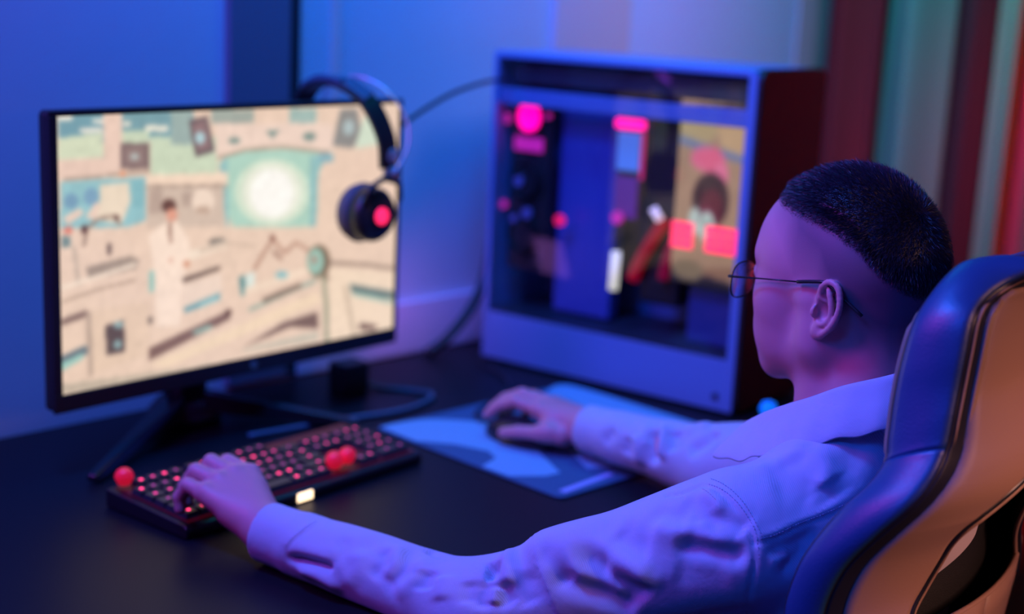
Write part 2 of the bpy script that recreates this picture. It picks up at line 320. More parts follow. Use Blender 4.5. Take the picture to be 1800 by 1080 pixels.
# ================================================================ the picture on the screen: colour, outline (thousandths of the screen)
PICTURE = [
    ((120,160,172),[5,1014,113,1009,112,843,2,853]),
    ((214,220,190),[3,925,110,937,112,849,2,851]),
    ((245,235,220),[7,1006,38,1005,38,985,7,987]),
    ((245,235,220),[87,986,116,985,116,969,87,971]),
    ((245,235,220),[55,957,110,953,110,937,55,941]),
    ((125,162,170),[160,1006,347,997,347,896,159,910]),
    ((205,216,188),[231,913,414,899,415,752,230,772]),
    ((205,216,188),[160,940,228,935,228,890,159,895]),
    ((245,235,215),[218,955,279,951,279,930,218,934]),
    ((245,235,215),[163,974,181,973,181,953,163,954]),
    ((160,178,172),[286,1004,339,1002,355,874,285,879]),
    ((236,204,186),[113,1009,159,1007,157,839,112,843]),
    ((236,204,186),[4,851,155,845,154,788,3,780]),
    ((165,140,125),[15,775,137,780,137,788,14,783]),
    ((165,140,125),[137,780,228,782,227,791,137,788]),
    ((128,106,104),[155,896,228,890,227,795,154,802]),
    ((150,125,120),[166,881,216,877,216,811,166,815]),
    ((185,190,185),[202,843,201,837,198,833,193,832,188,832,183,835,180,839,179,845,180,850,184,854,188,856,193,856,198,853,201,848]),
    ((235,150,110),[167,782,166,778,164,775,161,773,158,773,155,776,153,779,153,784,153,788,155,792,158,793,161,793,164,791,166,787]),
    ((112,96,98),[335,966,385,982,408,844,353,827]),
    ((150,120,120),[344,951,379,966,397,858,360,846]),
    ((180,210,215),[380,898,379,887,375,880,369,875,363,876,357,881,353,889,352,900,353,910,357,918,363,922,369,921,375,916,379,908]),
    ((165,172,162),[398,1003,522,997,522,945,398,952]),
    ((165,188,180),[628,997,715,993,716,933,628,938]),
    ((128,148,140),[555,914,600,911,578,881]),
    ((128,148,140),[482,879,480,874,475,869,468,868,460,868,452,871,447,876,445,882,447,887,452,892,459,894,468,893,475,890,480,885]),
    ((128,148,140),[716,878,714,869,708,862,699,859,690,859,681,864,674,872,672,881,674,890,680,896,689,900,699,899,708,894,714,887]),
    ((240,212,195),[411,951,527,940,628,938,770,925,772,813,615,849,494,850,411,822]),
    ((128,148,140),[555,914,600,911,578,881]),
    ((128,148,140),[482,879,480,874,475,869,468,868,460,868,452,871,447,876,445,882,447,887,452,892,459,894,468,893,475,890,480,885]),
    ((128,148,140),[716,878,714,870,708,864,699,861,689,862,681,866,674,873,672,881,674,889,680,895,689,897,699,897,708,893,714,886]),
    ((178,212,194),[418,793,444,828,511,837,597,837,706,821,755,796,726,728,722,503,462,534,445,599,431,737]),
    ((150,192,190),[421,793,444,819,448,547,462,534,441,533,428,716]),
    ((150,192,190),[697,801,748,792,726,728,722,505,701,506]),
    ((170,150,132),[417,812,495,836,493,846,415,822]),
    ((170,150,132),[494,835,598,840,597,851,493,846]),
    ((170,150,132),[597,840,762,803,763,815,598,851]),
    ((214,228,205),[697,650,692,607,675,570,648,543,615,528,579,527,543,539,511,563,486,597,470,636,464,678,470,719,485,754,510,781,541,797,577,800,613,790,646,768,673,734,691,694]),
    ((238,238,220),[671,653,667,616,654,584,633,560,607,547,579,546,550,556,525,576,505,605,492,639,488,675,492,711,504,742,524,765,549,779,577,782,605,774,631,754,652,726,666,691]),
    ((255,250,242),[646,652,643,622,633,596,618,577,599,566,579,564,558,572,539,588,525,611,515,638,512,668,515,697,524,722,538,741,556,753,577,755,598,748,617,733,632,710,642,682]),
    ((145,142,138),[794,984,852,984,870,881,839,817,770,836]),
    ((180,195,195),[844,906,842,892,837,881,829,875,820,876,812,883,807,894,805,909,806,923,812,934,819,940,828,939,836,933,841,921]),
    ((212,224,202),[876,952,921,937,935,828,847,816]),
    ((140,180,188),[725,808,774,803,775,766,725,770]),
    ((150,194,198),[7,772,217,769,217,603,171,587,4,605]),
    ((236,216,192),[102,749,174,753,179,682,155,598,65,636,102,688]),
    ((125,160,185),[49,699,47,687,42,678,35,673,27,674,20,681,15,691,14,703,16,715,21,724,28,729,36,728,43,722,47,711]),
    ((130,165,190),[98,709,96,695,91,684,83,679,75,680,68,687,63,699,62,713,64,727,69,738,76,743,84,742,91,735,96,723]),
    ((236,205,186),[65,640,91,689,102,688,90,622]),
    ((236,205,186),[10,644,51,674,62,653,23,618]),
    ((138,186,192),[183,760,218,756,218,652,182,657]),
    ((245,216,192),[221,773,444,758,444,709,221,735]),
    ((165,142,128),[221,726,441,702,441,713,221,736]),
    ((214,190,172),[221,725,434,700,435,534,220,567]),
    ((190,165,150),[227,718,262,714,261,625,226,630]),
    ((190,165,150),[316,696,347,693,347,639,315,643]),
    ((245,220,200),[407,652,403,632,394,616,381,609,367,611,354,622,345,640,342,661,345,681,354,696,367,704,381,702,394,692,403,674]),
    ((200,170,150),[355,638,392,633,392,606,355,611]),
    ((236,206,184),[2,609,445,545,729,497,1008,399,1017,-59,-3,3]),
    ((104,70,62),[300,647,298,635,292,626,284,622,275,623,267,630,262,640,260,652,262,664,267,673,275,677,284,676,292,670,298,659]),
    ((228,160,136),[303,612,301,601,297,593,291,589,284,590,278,596,273,605,272,617,274,628,278,636,284,640,291,639,297,633,301,624]),
    ((250,224,204),[260,582,303,589,334,510,340,454,324,402,312,295,311,180,244,190,240,397,226,545]),
    ((150,110,95),[279,584,280,508,288,507,286,583]),
    ((214,150,120),[337,418,336,412,334,408,330,406,326,407,322,410,319,415,318,421,319,427,322,431,326,433,330,432,334,429,336,423]),
    ((150,124,110),[64,534,71,594,64,596,57,536]),
    ((150,124,110),[69,591,98,623,93,632,65,599]),
    ((150,124,110),[96,622,136,629,135,639,95,633]),
    ((150,124,110),[133,631,149,596,155,601,138,637]),
    ((90,60,55),[70,595,69,588,67,582,63,580,59,580,56,584,54,590,53,597,54,604,57,609,60,612,64,612,67,608,69,602]),
    ((90,60,55),[150,624,149,619,147,616,144,615,141,615,138,617,136,621,135,626,136,630,138,634,141,635,144,635,147,632,149,628]),
    ((228,128,110),[34,596,33,590,30,586,25,584,20,585,16,588,13,593,12,600,13,606,16,610,21,612,26,611,30,608,33,603]),
    ((118,140,140),[7,580,28,577,28,537,6,540]),
    ((105,85,80),[117,536,127,534,127,490,117,492]),
    ((165,145,130),[63,457,175,478,201,458,192,424,71,410]),
    ((120,100,92),[69,418,141,433,142,425,72,405]),
    ((185,158,138),[4,337,91,363,89,374,2,347]),
    ((185,158,138),[91,363,193,380,191,391,89,374]),
    ((200,178,160),[30,539,40,395,51,394,41,539]),
    ((248,226,205),[5,386,194,437,191,452,2,400]),
    ((232,202,178),[68,290,225,297,223,92,72,56]),
    ((190,165,148),[61,291,75,292,79,50,66,45]),
    ((96,80,80),[110,229,158,241,159,118,112,116]),
    ((150,180,180),[157,222,155,217,152,213,146,212,140,213,135,217,131,223,130,228,132,234,135,237,141,238,146,237,152,233,155,228]),
    ((150,180,180),[152,148,150,141,148,136,143,133,139,135,135,139,132,146,131,153,132,161,135,166,139,168,144,167,148,162,151,156]),
    ((138,112,104),[2,280,64,301,63,274,2,256]),
    ((108,122,130),[0,144,63,171,64,135,0,105]),
    ((160,205,192),[0,119,53,142,53,121,0,90]),
    ((104,84,76),[315,365,422,393,425,379,318,347]),
    ((240,214,195),[315,338,429,364,429,288,315,255]),
    ((108,160,170),[318,247,424,286,425,257,324,228]),
    ((160,205,205),[363,253,419,272,419,258,366,238]),
    ((150,198,186),[225,413,239,410,239,328,225,331]),
    ((120,105,98),[233,221,233,213,231,208,229,205,226,206,223,209,222,216,221,224,222,231,224,237,226,239,229,239,231,235,233,228]),
    ((128,118,110),[447,483,444,475,436,470,425,469,412,471,401,476,393,484,390,492,393,499,401,504,412,506,425,504,436,498,444,491]),
    ((250,228,206),[331,467,445,492,445,465,334,431]),
    ((104,148,148),[479,336,498,342,500,263,486,257]),
    ((225,235,225),[500,341,526,350,528,283,504,276]),
    ((132,102,94),[224,114,446,206,456,172,223,65]),
    ((150,180,170),[340,150,392,164,406,147,353,133]),
    ((80,50,45),[459,199,458,194,456,191,451,189,447,190,443,194,440,198,439,203,440,208,443,211,447,213,451,212,456,209,458,204]),
    ((244,216,186),[226,51,726,224,745,176,270,26]),
    ((150,172,158),[513,187,623,230,619,244,509,200]),
    ((150,172,158),[623,230,727,266,723,280,619,244]),
    ((140,118,104),[556,213,624,236,618,257,550,234]),
    ((140,118,104),[624,236,679,253,673,274,618,257]),
    ((246,220,196),[500,259,624,289,617,317,493,287]),
    ((246,220,196),[624,289,720,313,713,342,617,317]),
    ((128,102,94),[489,43,622,118,731,136,736,61,641,92]),
    ((200,190,172),[489,36,736,51,736,12,498,26]),
    ((124,104,84),[772,346,768,315,757,292,741,281,723,284,707,302,696,329,692,361,695,391,706,414,721,425,739,422,756,405,767,378]),
    ((160,196,180),[750,350,748,325,740,306,729,297,716,300,705,313,697,335,693,360,696,385,704,403,715,412,727,410,739,397,747,375]),
    ((190,130,115),[724,362,723,355,721,349,718,347,715,347,711,351,709,357,708,365,709,372,711,377,714,380,717,379,721,376,723,369]),
    ((168,166,140),[740,298,754,149,769,147,755,297]),
    ((168,166,140),[753,150,756,2,771,-3,769,146]),
    ((130,110,90),[770,273,752,306,743,299,761,266]),
    ((244,218,192),[770,317,1012,250,1019,-46,779,-20]),
    ((140,118,104),[758,338,889,303,890,315,758,350]),
    ((140,118,104),[889,303,1011,260,1012,272,890,315]),
    ((110,126,122),[838,235,1001,165,1002,129,851,182]),
    ((170,200,185),[843,199,934,159,998,120,998,109,860,176]),
    ((112,84,76),[878,51,945,24,933,7,879,20]),
    ((208,184,160),[816,233,856,-21,870,-22,829,233]),
    ((190,148,128),[529,351,556,410,547,419,519,359]),
    ((190,148,128),[556,410,587,469,578,478,547,419]),
    ((190,148,128),[579,470,615,403,624,410,587,477]),
    ((190,148,128),[623,401,659,442,651,453,615,413]),
    ((190,148,128),[652,442,699,396,705,407,658,453]),
    ((110,60,50),[588,477,588,472,586,469,583,467,580,467,577,470,575,474,574,480,575,485,577,488,579,490,583,489,585,487,587,482]),
    ((150,110,95),[580,419,609,379,615,386,586,426]),
    ((140,192,196),[633,315,631,309,625,306,616,305,606,307,598,311,592,317,590,324,592,329,598,333,606,334,616,332,625,328,631,322]),
    ((206,180,160),[364,456,446,473,444,484,362,467]),
    ((206,180,160),[445,473,530,449,531,460,445,484]),
    ((212,150,130),[288,442,288,438,287,435,285,434,283,435,281,437,280,440,279,444,280,447,281,450,283,451,285,451,287,449,288,446]),
    ((198,180,160),[-3,3,1017,-61,1017,-30,330,8,-3,40]),
]
def srgb(c): return tuple(((v/255)/12.92 if v/255 <= 0.04045 else ((v/255+0.055)/1.055)**2.4) for v in c)
def inside(px, py, poly):
    r = np.zeros(px.shape, bool); n = len(poly)
    for i in range(n):
        x0, y0 = poly[i]; x1, y1 = poly[(i+1) % n]
        if y0 == y1: continue
        r ^= ((y0 > py) != (y1 > py)) & (px < (x1-x0)*(py-y0)/(y1-y0)+x0)
    return r
def paint(nx, ny, back, shapes, blur=1, base=None):
    gx, gy = np.meshgrid((np.arange(nx))/(nx-1)*1000, (np.arange(ny))/(ny-1)*1000)
    im = np.ones((ny, nx, 3))*np.array(back, float)/255 if base is None else base
    for c, q in shapes:
        P_ = list(zip(q[::2], q[1::2])); x0, x1 = min(p[0] for p in P_), max(p[0] for p in P_); y0, y1 = min(p[1] for p in P_), max(p[1] for p in P_)
        i0, i1 = max(0, int(x0*(nx-1)/1000)-1), min(nx, int(x1*(nx-1)/1000)+2); j0, j1 = max(0, int(y0*(ny-1)/1000)-1), min(ny, int(y1*(ny-1)/1000)+2)
        if i1 <= i0 or j1 <= j0: continue
        m_ = inside(gx[j0:j1, i0:i1], gy[j0:j1, i0:i1], P_); im[j0:j1, i0:i1][m_] = np.array(c)/255
    for _ in range(blur):
        for ax in (0, 1):
            im = (np.roll(im, 1, ax)+2*im+np.roll(im, -1, ax))/4 if False else np.apply_along_axis(lambda v: v, 0, im)
            p = np.pad(im, [(1, 1) if k == ax else (0, 0) for k in range(3)], mode='edge')
            sl = lambda a, b: tuple(slice(a, b) if k == ax else slice(None) for k in range(3))
            im = (p[sl(0, -2)]+2*p[sl(1, -1)]+p[sl(2, None)])/4
    gr = np.random.default_rng(3).normal(size=(ny//6+2, nx//6+2)); gr = np.kron(gr, np.ones((6, 6)))[:ny, :nx]
    for _ in range(6): gr = (gr+np.roll(gr, 1, 0)+np.roll(gr, -1, 0)+np.roll(gr, 1, 1)+np.roll(gr, -1, 1))/5
    im = np.clip(im*(1+0.012*gr[..., None]), 0, 1)
    return np.where(im <= 0.04045, im/12.92, ((im+0.055)/1.055)**2.4)
def picture_obj(name, im, w, h, material, parent=None):
    ny, nx = im.shape[:2]; gx, gy = np.meshgrid(np.linspace(0, w, nx), np.linspace(0, h, ny))
    v = np.stack([gx.ravel(), np.zeros(nx*ny), gy.ravel()], 1); i = (np.arange(ny-1)[:, None]*nx+np.arange(nx-1)).ravel()
    o = mesh_obj(name, v, np.stack([i, i+1, i+nx+1, i+nx], 1), material, parent)
    ca = o.data.color_attributes.new('picture', 'FLOAT_COLOR', 'POINT'); c = np.ones((nx*ny, 4), np.float32); c[:, :3] = im.reshape(-1, 3); ca.data.foreach_set('color', c.ravel())
    return o
def screen_mat(name, strength):
    m = mat(name, (0.01, 0.01, 0.01), 0.25); nt = m.node_tree; a = nt.nodes.new('ShaderNodeVertexColor'); a.layer_name = 'picture'
    b = nt.nodes['Principled BSDF']; nt.links.new(a.outputs[0], b.inputs['Emission Color']); b.inputs['Emission Strength'].default_value = strength; return m
def frame(origin, ax, up_=(0, 0, 1)):
    """x along ax, z up, y = z cross x"""
    x = Vector(ax).normalized(); z = Vector(up_); y = z.cross(x).normalized(); m = Matrix((x, y, z)).transposed().to_4x4(); m.translation = origin; return m
def group_at(name, mtx, label, cat, group=None):
    o = empty(name, (0, 0, 0)); o.matrix_world = mtx; return tag(o, label, cat, group)

# ================================================================ monitor
BLK = mat('black_plastic', (0.012, 0.012, 0.014), 0.38, bump=0.05); BLKG = mat('black_gloss', (0.01, 0.01, 0.012), 0.15)
MW, MH = 0.628, 0.395
MF = frame(W(-0.59, 1.786, -0.566), (0.6392, 0.7690, 0))     # local: x along the screen, -y towards the man, z up
mon = group_at('monitor', MF, 'wide black desktop monitor showing a bright cartoon laboratory, left end of the desk', 'monitor')
def rr(w, h, r, n=6, x0=0, y0=0):
    pts = []
    for cx, cy, a0 in ((w-r, r, -90), (w-r, h-r, 0), (r, h-r, 90), (r, r, 180)):
        for k in range(n+1):
            a = math.radians(a0+90*k/n); pts.append((x0+cx+r*math.cos(a), y0+cy+r*math.sin(a)))
    return pts
m = MB(); m.prism(rr(MW, MH, 0.008), 0.004, 0.022, axis='y'); bevel(m.build('housing', BLK, mon), 0.002)
m = MB(); m.prism(rr(0.40, 0.26, 0.02, x0=0.114, y0=0.07), 0.022, 0.055, axis='y'); bevel(m.build('rear_housing', BLK, mon), 0.012, 4)
m = MB()      # bezel ring
o_, i_ = rr(MW, MH, 0.008), [(0.012, 0.0245), (0.621, 0.0245), (0.621, 0.3875), (0.012, 0.3875)]
for (x0, z0), (x1, z1) in (((0, 0), (MW, 0.0245)), ((0, 0.3875), (MW, MH)), ((0, 0.0245), (0.012, 0.3875)), ((0.621, 0.0245), (MW, 0.3875))):
    m.box((x0, -0.003, z0), (x1, 0.004, z1))
bevel(m.build('bezel', BLK, mon), 0.0012)
scr = picture_obj('screen', paint(380, 236, (236, 206, 184), PICTURE, 6), 0.609, 0.363, screen_mat('screen_light', 1.0), mon); scr.location = (0.012, 0.0, 0.0245)
m = MB(); m.lathe([(0, 0), (0.006, 0), (0.006, 0.0012), (0, 0.0012)], (0, 0, 0), 20, axis='y'); o = m.build('badge', glow('badge_dim', (0.02, 0.05, 0.15), 0.3), mon); o.location = (0.33, -0.0042, 0.012)
# stand: neck behind the screen, hub on the desk and two slanting legs
def to_local(mtx, p): return mtx.inverted() @ Vector(p)
hub = to_local(MF, W(-0.49, 2.085, -0.66)); tipL = to_local(MF, W(-0.542, 1.785, -0.655)); tipR = to_local(MF, W(-0.225, 2.085, -0.655))
m = MB(); m.tube([(hub.x, hub.y, -0.075), (hub.x, hub.y-0.005, 0.02), (hub.x+0.01, hub.y-0.02, 0.18), (hub.x+0.02, 0.055, 0.22)], [0.035, 0.027, 0.022, 0.022], 16); m.build('stand_neck', BLK, mon, True)
m = MB(); m.lathe([(0, -0.02), (0.055, -0.02), (0.055, 0.0), (0.04, 0.018), (0, 0.02)], (hub.x, hub.y, -0.074), 28); m.build('stand_hub', BLK, mon, True)
for t in (tipL, tipR):
    m = MB(); a = Vector((hub.x, hub.y, -0.055)); b = Vector((t.x, t.y, -0.0845)); d = (b-a); s_ = Vector((-d.y, d.x, 0)).normalized()
    vs = []
    for u, wd, ht in ((0.0, 0.024, 0.030), (0.5, 0.017, 0.020), (0.92, 0.011, 0.012), (1.0, 0.009, 0.008)):
        c = a.lerp(b, u); vs += [c-s_*wd-Vector((0, 0, ht*0.5)), c+s_*wd-Vector((0, 0, ht*0.5)), c+s_*wd*0.6+Vector((0, 0, ht*0.5)), c-s_*wd*0.6+Vector((0, 0, ht*0.5))]
    fs = [(3, 2, 1, 0), (12, 13, 14, 15)]+[(4*i+k, 4*i+(k+1) % 4, 4*i+4+(k+1) % 4, 4*i+4+k) for i in range(3) for k in range(4)]
    m.add(vs, fs); bevel(m.build('stand_leg', BLKG, mon), 0.002)

# ================================================================ headphones hung over the corner of the monitor
HF = MF.copy(); hp = group_at('headphones', HF @ Matrix.Translation((0.52, 0, 0.40)), 'black over-ear headphones with a glowing red logo, hung over the monitor corner', 'headphones')
def H(u, v, w): return (u-0.52, -w, v-0.40)       # u along the screen, v up, w towards the man
PADM = mat('ear_cushion', (0.10, 0.085, 0.085), 0.7, bump=0.3); SILV = mat('silver_plastic', (0.6, 0.58, 0.56), 0.3, metal=0.6); TEAL = mat('gloss_band', (0.05, 0.13, 0.16), 0.18, coat=0.4)
for w0, s in ((0.072, 1), (-0.085, -1)):
    c = H(0.504, 0.230, w0); sh_ = []
    m = MB(); m.lathe([(0, -0.014*s), (0.020, -0.014*s), (0.034, -0.010*s), (0.041, 0.0), (0.042, 0.014*s), (0, 0.014*s)], c, 36, axis='y'); cup = m.build('ear_cup', BLK, hp, True)
    m = MB(); pr = [(0.026, 0.016*s), (0.042, 0.018*s), (0.046, 0.028*s), (0.042, 0.040*s), (0.030, 0.043*s), (0.024, 0.034*s), (0.026, 0.016*s)]
    m.lathe(pr, c, 36, axis='y'); m.build('ear_cushion', PADM, cup, True)
    if s == 1:
        m = MB(); m.lathe([(0, -0.017), (0.0125, -0.0165), (0.013, -0.0135), (0, -0.013)], (c[0], c[1], c[2]), 24, axis='y'); o = m.build('cup_logo', glow('logo_red', (1.0, 0.02, 0.10), 1.6), cup); o['label'] = 'glowing red logo disc'
    else:
        m = MB(); m.lathe([(0, 0.0135), (0.013, 0.0135), (0.0125, 0.0165), (0, 0.017)], c, 24, axis='y'); m.build('cup_logo', glow('logo_red_far', (1.0, 0.02, 0.10), 1.6), cup)
    # yoke: two pale clips and the arms of the fork
    m = MB(); m.tube([H(0.472, 0.25, w0+0.008*s), H(0.482, 0.275, w0+0.012*s), H(0.514, 0.288, w0+0.012*s), H(0.542, 0.275, w0+0.012*s), H(0.548, 0.25, w0+0.008*s)], 0.0045, 8); m.build('yoke', BLK, hp, True)
    for v_ in (0.292, 0.318):
        m = MB(); m.lathe([(0, -0.006), (0.010, -0.006), (0.015, -0.002), (0.015, 0.002), (0.010, 0.006), (0, 0.006)], H(0.530, v_, w0+0.004*s), 20, axis='y'); m.build('yoke_clip', SILV, hp, True)
def strip(name, path, wid, thick, material, closed=False):
    P_ = catmull(path, 8); m = MB(); vs = []; n = len(P_)
    for i, p in enumerate(P_):
        t = np.array(P_[min(i+1, n-1)])-np.array(P_[max(i-1, 0)]); t /= np.linalg.norm(t); sd_ = np.array([1.0, 0, 0]); sd_ -= t*(sd_@t); sd_ /= np.linalg.norm(sd_); nn = np.cross(t, sd_)
        q = np.array(p); w2 = wid(i/(n-1)) if callable(wid) else wid
        vs += [q-sd_*w2-nn*thick, q+sd_*w2-nn*thick, q+sd_*w2+nn*thick, q-sd_*w2+nn*thick]
    fs = [(3, 2, 1, 0), (4*n-4, 4*n-3, 4*n-2, 4*n-1)]+[(4*i+k, 4*i+(k+1) % 4, 4*i+4+(k+1) % 4, 4*i+4+k) for i in range(n-1) for k in range(4)]
    m.add(vs, fs); return bevel(m.build(name, material, hp), 0.0015, 2)
band_path = [H(0.522, 0.30, 0.078), H(0.520, 0.345, 0.074), H(0.508, 0.395, 0.050), H(0.490, 0.418, 0.018), H(0.482, 0.421, -0.020), H(0.480, 0.405, -0.055), H(0.482, 0.36, -0.082), H(0.485, 0.30, -0.090)]
strip('headband', band_path, lambda u: 0.016+0.004*math.sin(math.pi*u), 0.0035, BLK)
for a_, b_ in ((2, 4), (3, 6)):
    P_ = [(p[0]+0.0, p[1], p[2]+0.0075) for p in band_path[a_:b_]]; strip('band_padding', P_, 0.016, 0.005, TEAL)
m = MB(); m.tube(catmull([H(0.530, 0.29, 0.082), H(0.556, 0.33, 0.085), H(0.566, 0.375, 0.070), H(0.552, 0.415, 0.035), H(0.535, 0.43, -0.01), H(0.525, 0.41, -0.06), H(0.53, 0.34, -0.092)], 8), 0.0020, 8); m.build('frame_wire', SILV, hp, True)
# cable from the headphones to the case
def cable(name, pts, r, label, material=None):
    m = MB(); m.tube([tuple(p) for p in catmull(pts, 10)], r, 8); o = m.build(name, material or BLK, smooth=True); return tag(o, label, 'cable')
cable('headphone_cable', [W(-0.19, 2.285, -0.215), W(-0.155, 2.33, -0.190), W(-0.11, 2.39, -0.165), W(-0.06, 2.46, -0.150), W(-0.03, 2.53, -0.150)], 0.0035, 'dark cable arching from the monitor corner to the computer case')

# ================================================================ keyboard
KF = frame(W(-0.376, 1.608, -0.66), (0.6191, 0.7853, 0)); KW, KD = 0.418, 0.160
kb = group_at('keyboard', KF @ Matrix.Translation((0, 0, 0.001)), 'black backlit keyboard with red glowing keys under the left hand', 'keyboard')
KBODY = mat('keyboard_black', (0.012, 0.012, 0.016), 0.35); KEYM = mat('keycap_black', (0.022, 0.022, 0.028), 0.45); 
m = MB(); m.prism([(0, 0), (KD, 0), (KD, 0.024), (0.006, 0.017), (0, 0.013)], 0, KW, axis='x'); bevel(m.build('keyboard_base', KBODY, kb), 0.0025)
m = MB(); m.box((0.009, 0.009, 0.0175), (KW-0.009, KD-0.006, 0.0185)); o = m.build('backlight_plate', mat('key_plate', (0.05, 0.006, 0.012), 0.5, emit=(1.0, 0.02, 0.12), estr=0.035), kb); o.rotation_euler = (math.atan(0.0455), 0, 0)
LG = [glow('legend_bright', (1.0, 0.03, 0.16), 4.0), glow('legend_mid', (1.0, 0.03, 0.22), 1.6), glow('legend_dim', (0.8, 0.04, 0.25), 0.45)]
rows = [[1, 0, 1, 1, 1, 1, 0.4, 1, 1, 1, 1, 0.4, 1, 1, 1], [1]*13+[1.95, 0.3, 1, 1, 1, 0.3, 1, 1, 1, 1], [1.45]+[1]*12+[1.5, 0.3, 1, 1, 1, 0.3, 1, 1, 1, 1], [1.7]+[1]*11+[2.25, 0.3+3.0+0.3, 1, 1, 1],
        [2.2]+[1]*10+[2.75, 1.3, 1, 1.3, 1, 1, 1, 1], [1.2, 1.2, 1.2, 6.1, 1.2, 1.2, 1.2, 1.65, 0.3, 1, 1, 1, 0.3, 2, 1]]
gaps = [{1, 6, 11}, {14, 18}, {14, 18}, {13}, {12, 14}, {8, 12}]
U = (KW-0.018)/21.9; rk = random.Random(7); nkeys = 0
def keycap(x, y, wu, lit):
    global nkeys
    m = MB(); hw, hd = (wu*U-0.0012)/2, (0.0218-0.0014)/2; hw = min(hw, 0.08)
    m.frustum((0, 0), (hw, hd), (max(hw-0.0022, 0.003), hd-0.0024), 0.0, 0.0078)
    m.box((-0.0022, -0.0018, 0.0078), (0.0022, 0.0022, 0.0079), 1)
    o = m.build('keycap', [KEYM, lit], kb); o.location = (x, y, 0.0195+y*0.0455); o.rotation_euler = (math.atan(0.0455), 0, 0); nkeys += 1
for r_, (row, gp) in enumerate(zip(rows[::-1], gaps[::-1])):
    x = 0.009; y = 0.0215+r_*0.0223+(0.003 if r_ == 5 else 0)
    for i, wu in enumerate(row):
        if i in gp: x += wu*U; continue
        if x+wu*U > KW-0.005: break
        xc = x+wu*U/2
        if not ((r_ == 0 and 0.245 < xc < 0.312) or (xc < 0.022 and r_ == 5)):
            p_ = 0.45 if xc < 0.10 else 0.07
            keycap(xc, y, wu, LG[0] if rk.random() < p_ else (LG[1] if rk.random() < 0.4 else LG[2]))
        x += wu*U
RBALL = mat('red_knob', (0.8, 0.02, 0.04), 0.35, emit=(1.0, 0.010, 0.05), estr=0.42)
def knob(x, y, z, r, lab):
    m = MB(); m.lathe([(0, -0.95*r), (0.62*r, -0.9*r), (0.8*r, -0.55*r), (r, -0.1*r), (0.97*r, 0.25*r), (0.78*r, 0.62*r), (0.45*r, 0.86*r), (0, 0.95*r)], (0, 0, 0), 10)
    o = m.build('novelty_keycap', RBALL, kb, False); o.location = (x, y, z); o['label'] = lab; bevel(o, 0.0012, 2, 20)
knob(0.014, 0.140, 0.042, 0.0120, 'red glowing rounded keycap')
knob(0.262, 0.018, 0.0365, 0.0125, 'red glowing rounded keycap'); knob(0.288, 0.020, 0.0365, 0.0120, 'red glowing rounded keycap'); knob(0.2755, 0.024, 0.031, 0.0085, 'red glowing rounded keycap')
m = MB(); m.box((-0.013, -0.0012, 0.001), (0.013, 0.001, 0.0125)); o = m.build('front_light', glow('lamp_cream', (1.0, 0.72, 0.42), 2.6), kb); o.location = (0.192, -0.0006, 0.001); o['label'] = 'small cream coloured light on the front edge'
bevel(o, 0.0006)

# ================================================================ mouse mat, mouse
PF_ = frame(W(-0.199, 2.087, -0.66), (0.7097, -0.7045, 0))       # x along the near edge, y away
mat_o = group_at('mouse_mat', PF_ @ Matrix.Translation((0, 0, 0.0)), 'large blue mouse mat with pale angular print, in front of the case', 'mouse mat')
PADB = mat('mat_cloth', (0.03, 0.11, 0.20), 0.85, bump=0.3, bscale=1200); PADL = mat('mat_print_pale', (0.16, 0.42, 0.56), 0.85, bump=0.3, bscale=1200); PADT = mat('mat_print_text', (0.34, 0.40, 0.70), 0.85)
m = MB(); m.prism(rr(0.39, 0.43, 0.012), 0.0005, 0.0035); bevel(m.build('cloth', PADB, mat_o), 0.001)
def inlay(name, pts, material):
    m = MB(); m.prism(pts, 0.0035, 0.0038); return m.build(name, material, mat_o)
inlay('print', catmull([(0.004, 0.006), (0.004, 0.046), (0.020, 0.097), (0.082, 0.152), (0.144, 0.157), (0.233, 0.116), (0.318, 0.074)], 5)+[(0.316, 0.048), (0.285, 0.006), (0.232, 0.004), (0.217, 0.046), (0.187, 0.059), (0.135, 0.041), (0.097, 0.012), (0.09, 0.004)], PADL)
inlay('print', [(0.262, 0.155), (0.285, 0.177), (0.321, 0.186), (0.342, 0.156), (0.330, 0.118)], PADL)
inlay('print', [(0.368, 0.018), (0.360, 0.128), (0.370, 0.129), (0.379, 0.020)], PADT)
inlay('print', catmull([(0.016, 0.352), (0.008, 0.420), (0.189, 0.426), (0.300, 0.424)], 4)+[(0.31, 0.395), (0.21, 0.350), (0.151, 0.335), (0.08, 0.352)], PADL)
MS = frame(W(0.020, 2.052, -0.656), (0.72, -0.69, 0))            # x towards the palm... long axis
ms = group_at('mouse', MS, 'black computer mouse under the right hand on the blue mat', 'mouse')
MOUSEM = mat('mouse_black', (0.02, 0.022, 0.03), 0.25)
def mouse_f(P):
    d = smax(ell(P, (0, 0, 0.002), (0.064, 0.033, 0.036)), -P[:, 2]-0.0+0.0, 0.004)
    d = smax(d, -cone(P, (-0.07, 0, 0.0445), (-0.015, 0, 0.0425), 0.0025, 0.0012), 0.001)
    return smax(d, -smin(ell(P, (0.0, -0.038, 0.014), (0.03, 0.010, 0.009)), ell(P, (0.0, 0.038, 0.014), (0.03, 0.010, 0.009)), 0.001), 0.004)
v_, f_ = mesh_sdf(mouse_f, (-0.07, -0.04, -0.005), (0.07, 0.04, 0.045), 0.0016); mesh_obj('mouse_body', v_, f_, MOUSEM, ms, True)
m = MB(); m.lathe([(0, -0.004), (0.008, -0.004), (0.0095, 0), (0.008, 0.004), (0, 0.004)], (-0.036, 0, 0.028), 20, axis='y'); m.build('scroll_wheel', BLK, ms, True)
for s in (1, -1):
    m = MB(); m.tube([(-0.01, 0.0305*s, 0.019), (0.0, 0.0318*s, 0.0195), (0.012, 0.0312*s, 0.019)], 0.0026, 8); m.build('side_button', BLKG, ms, True)
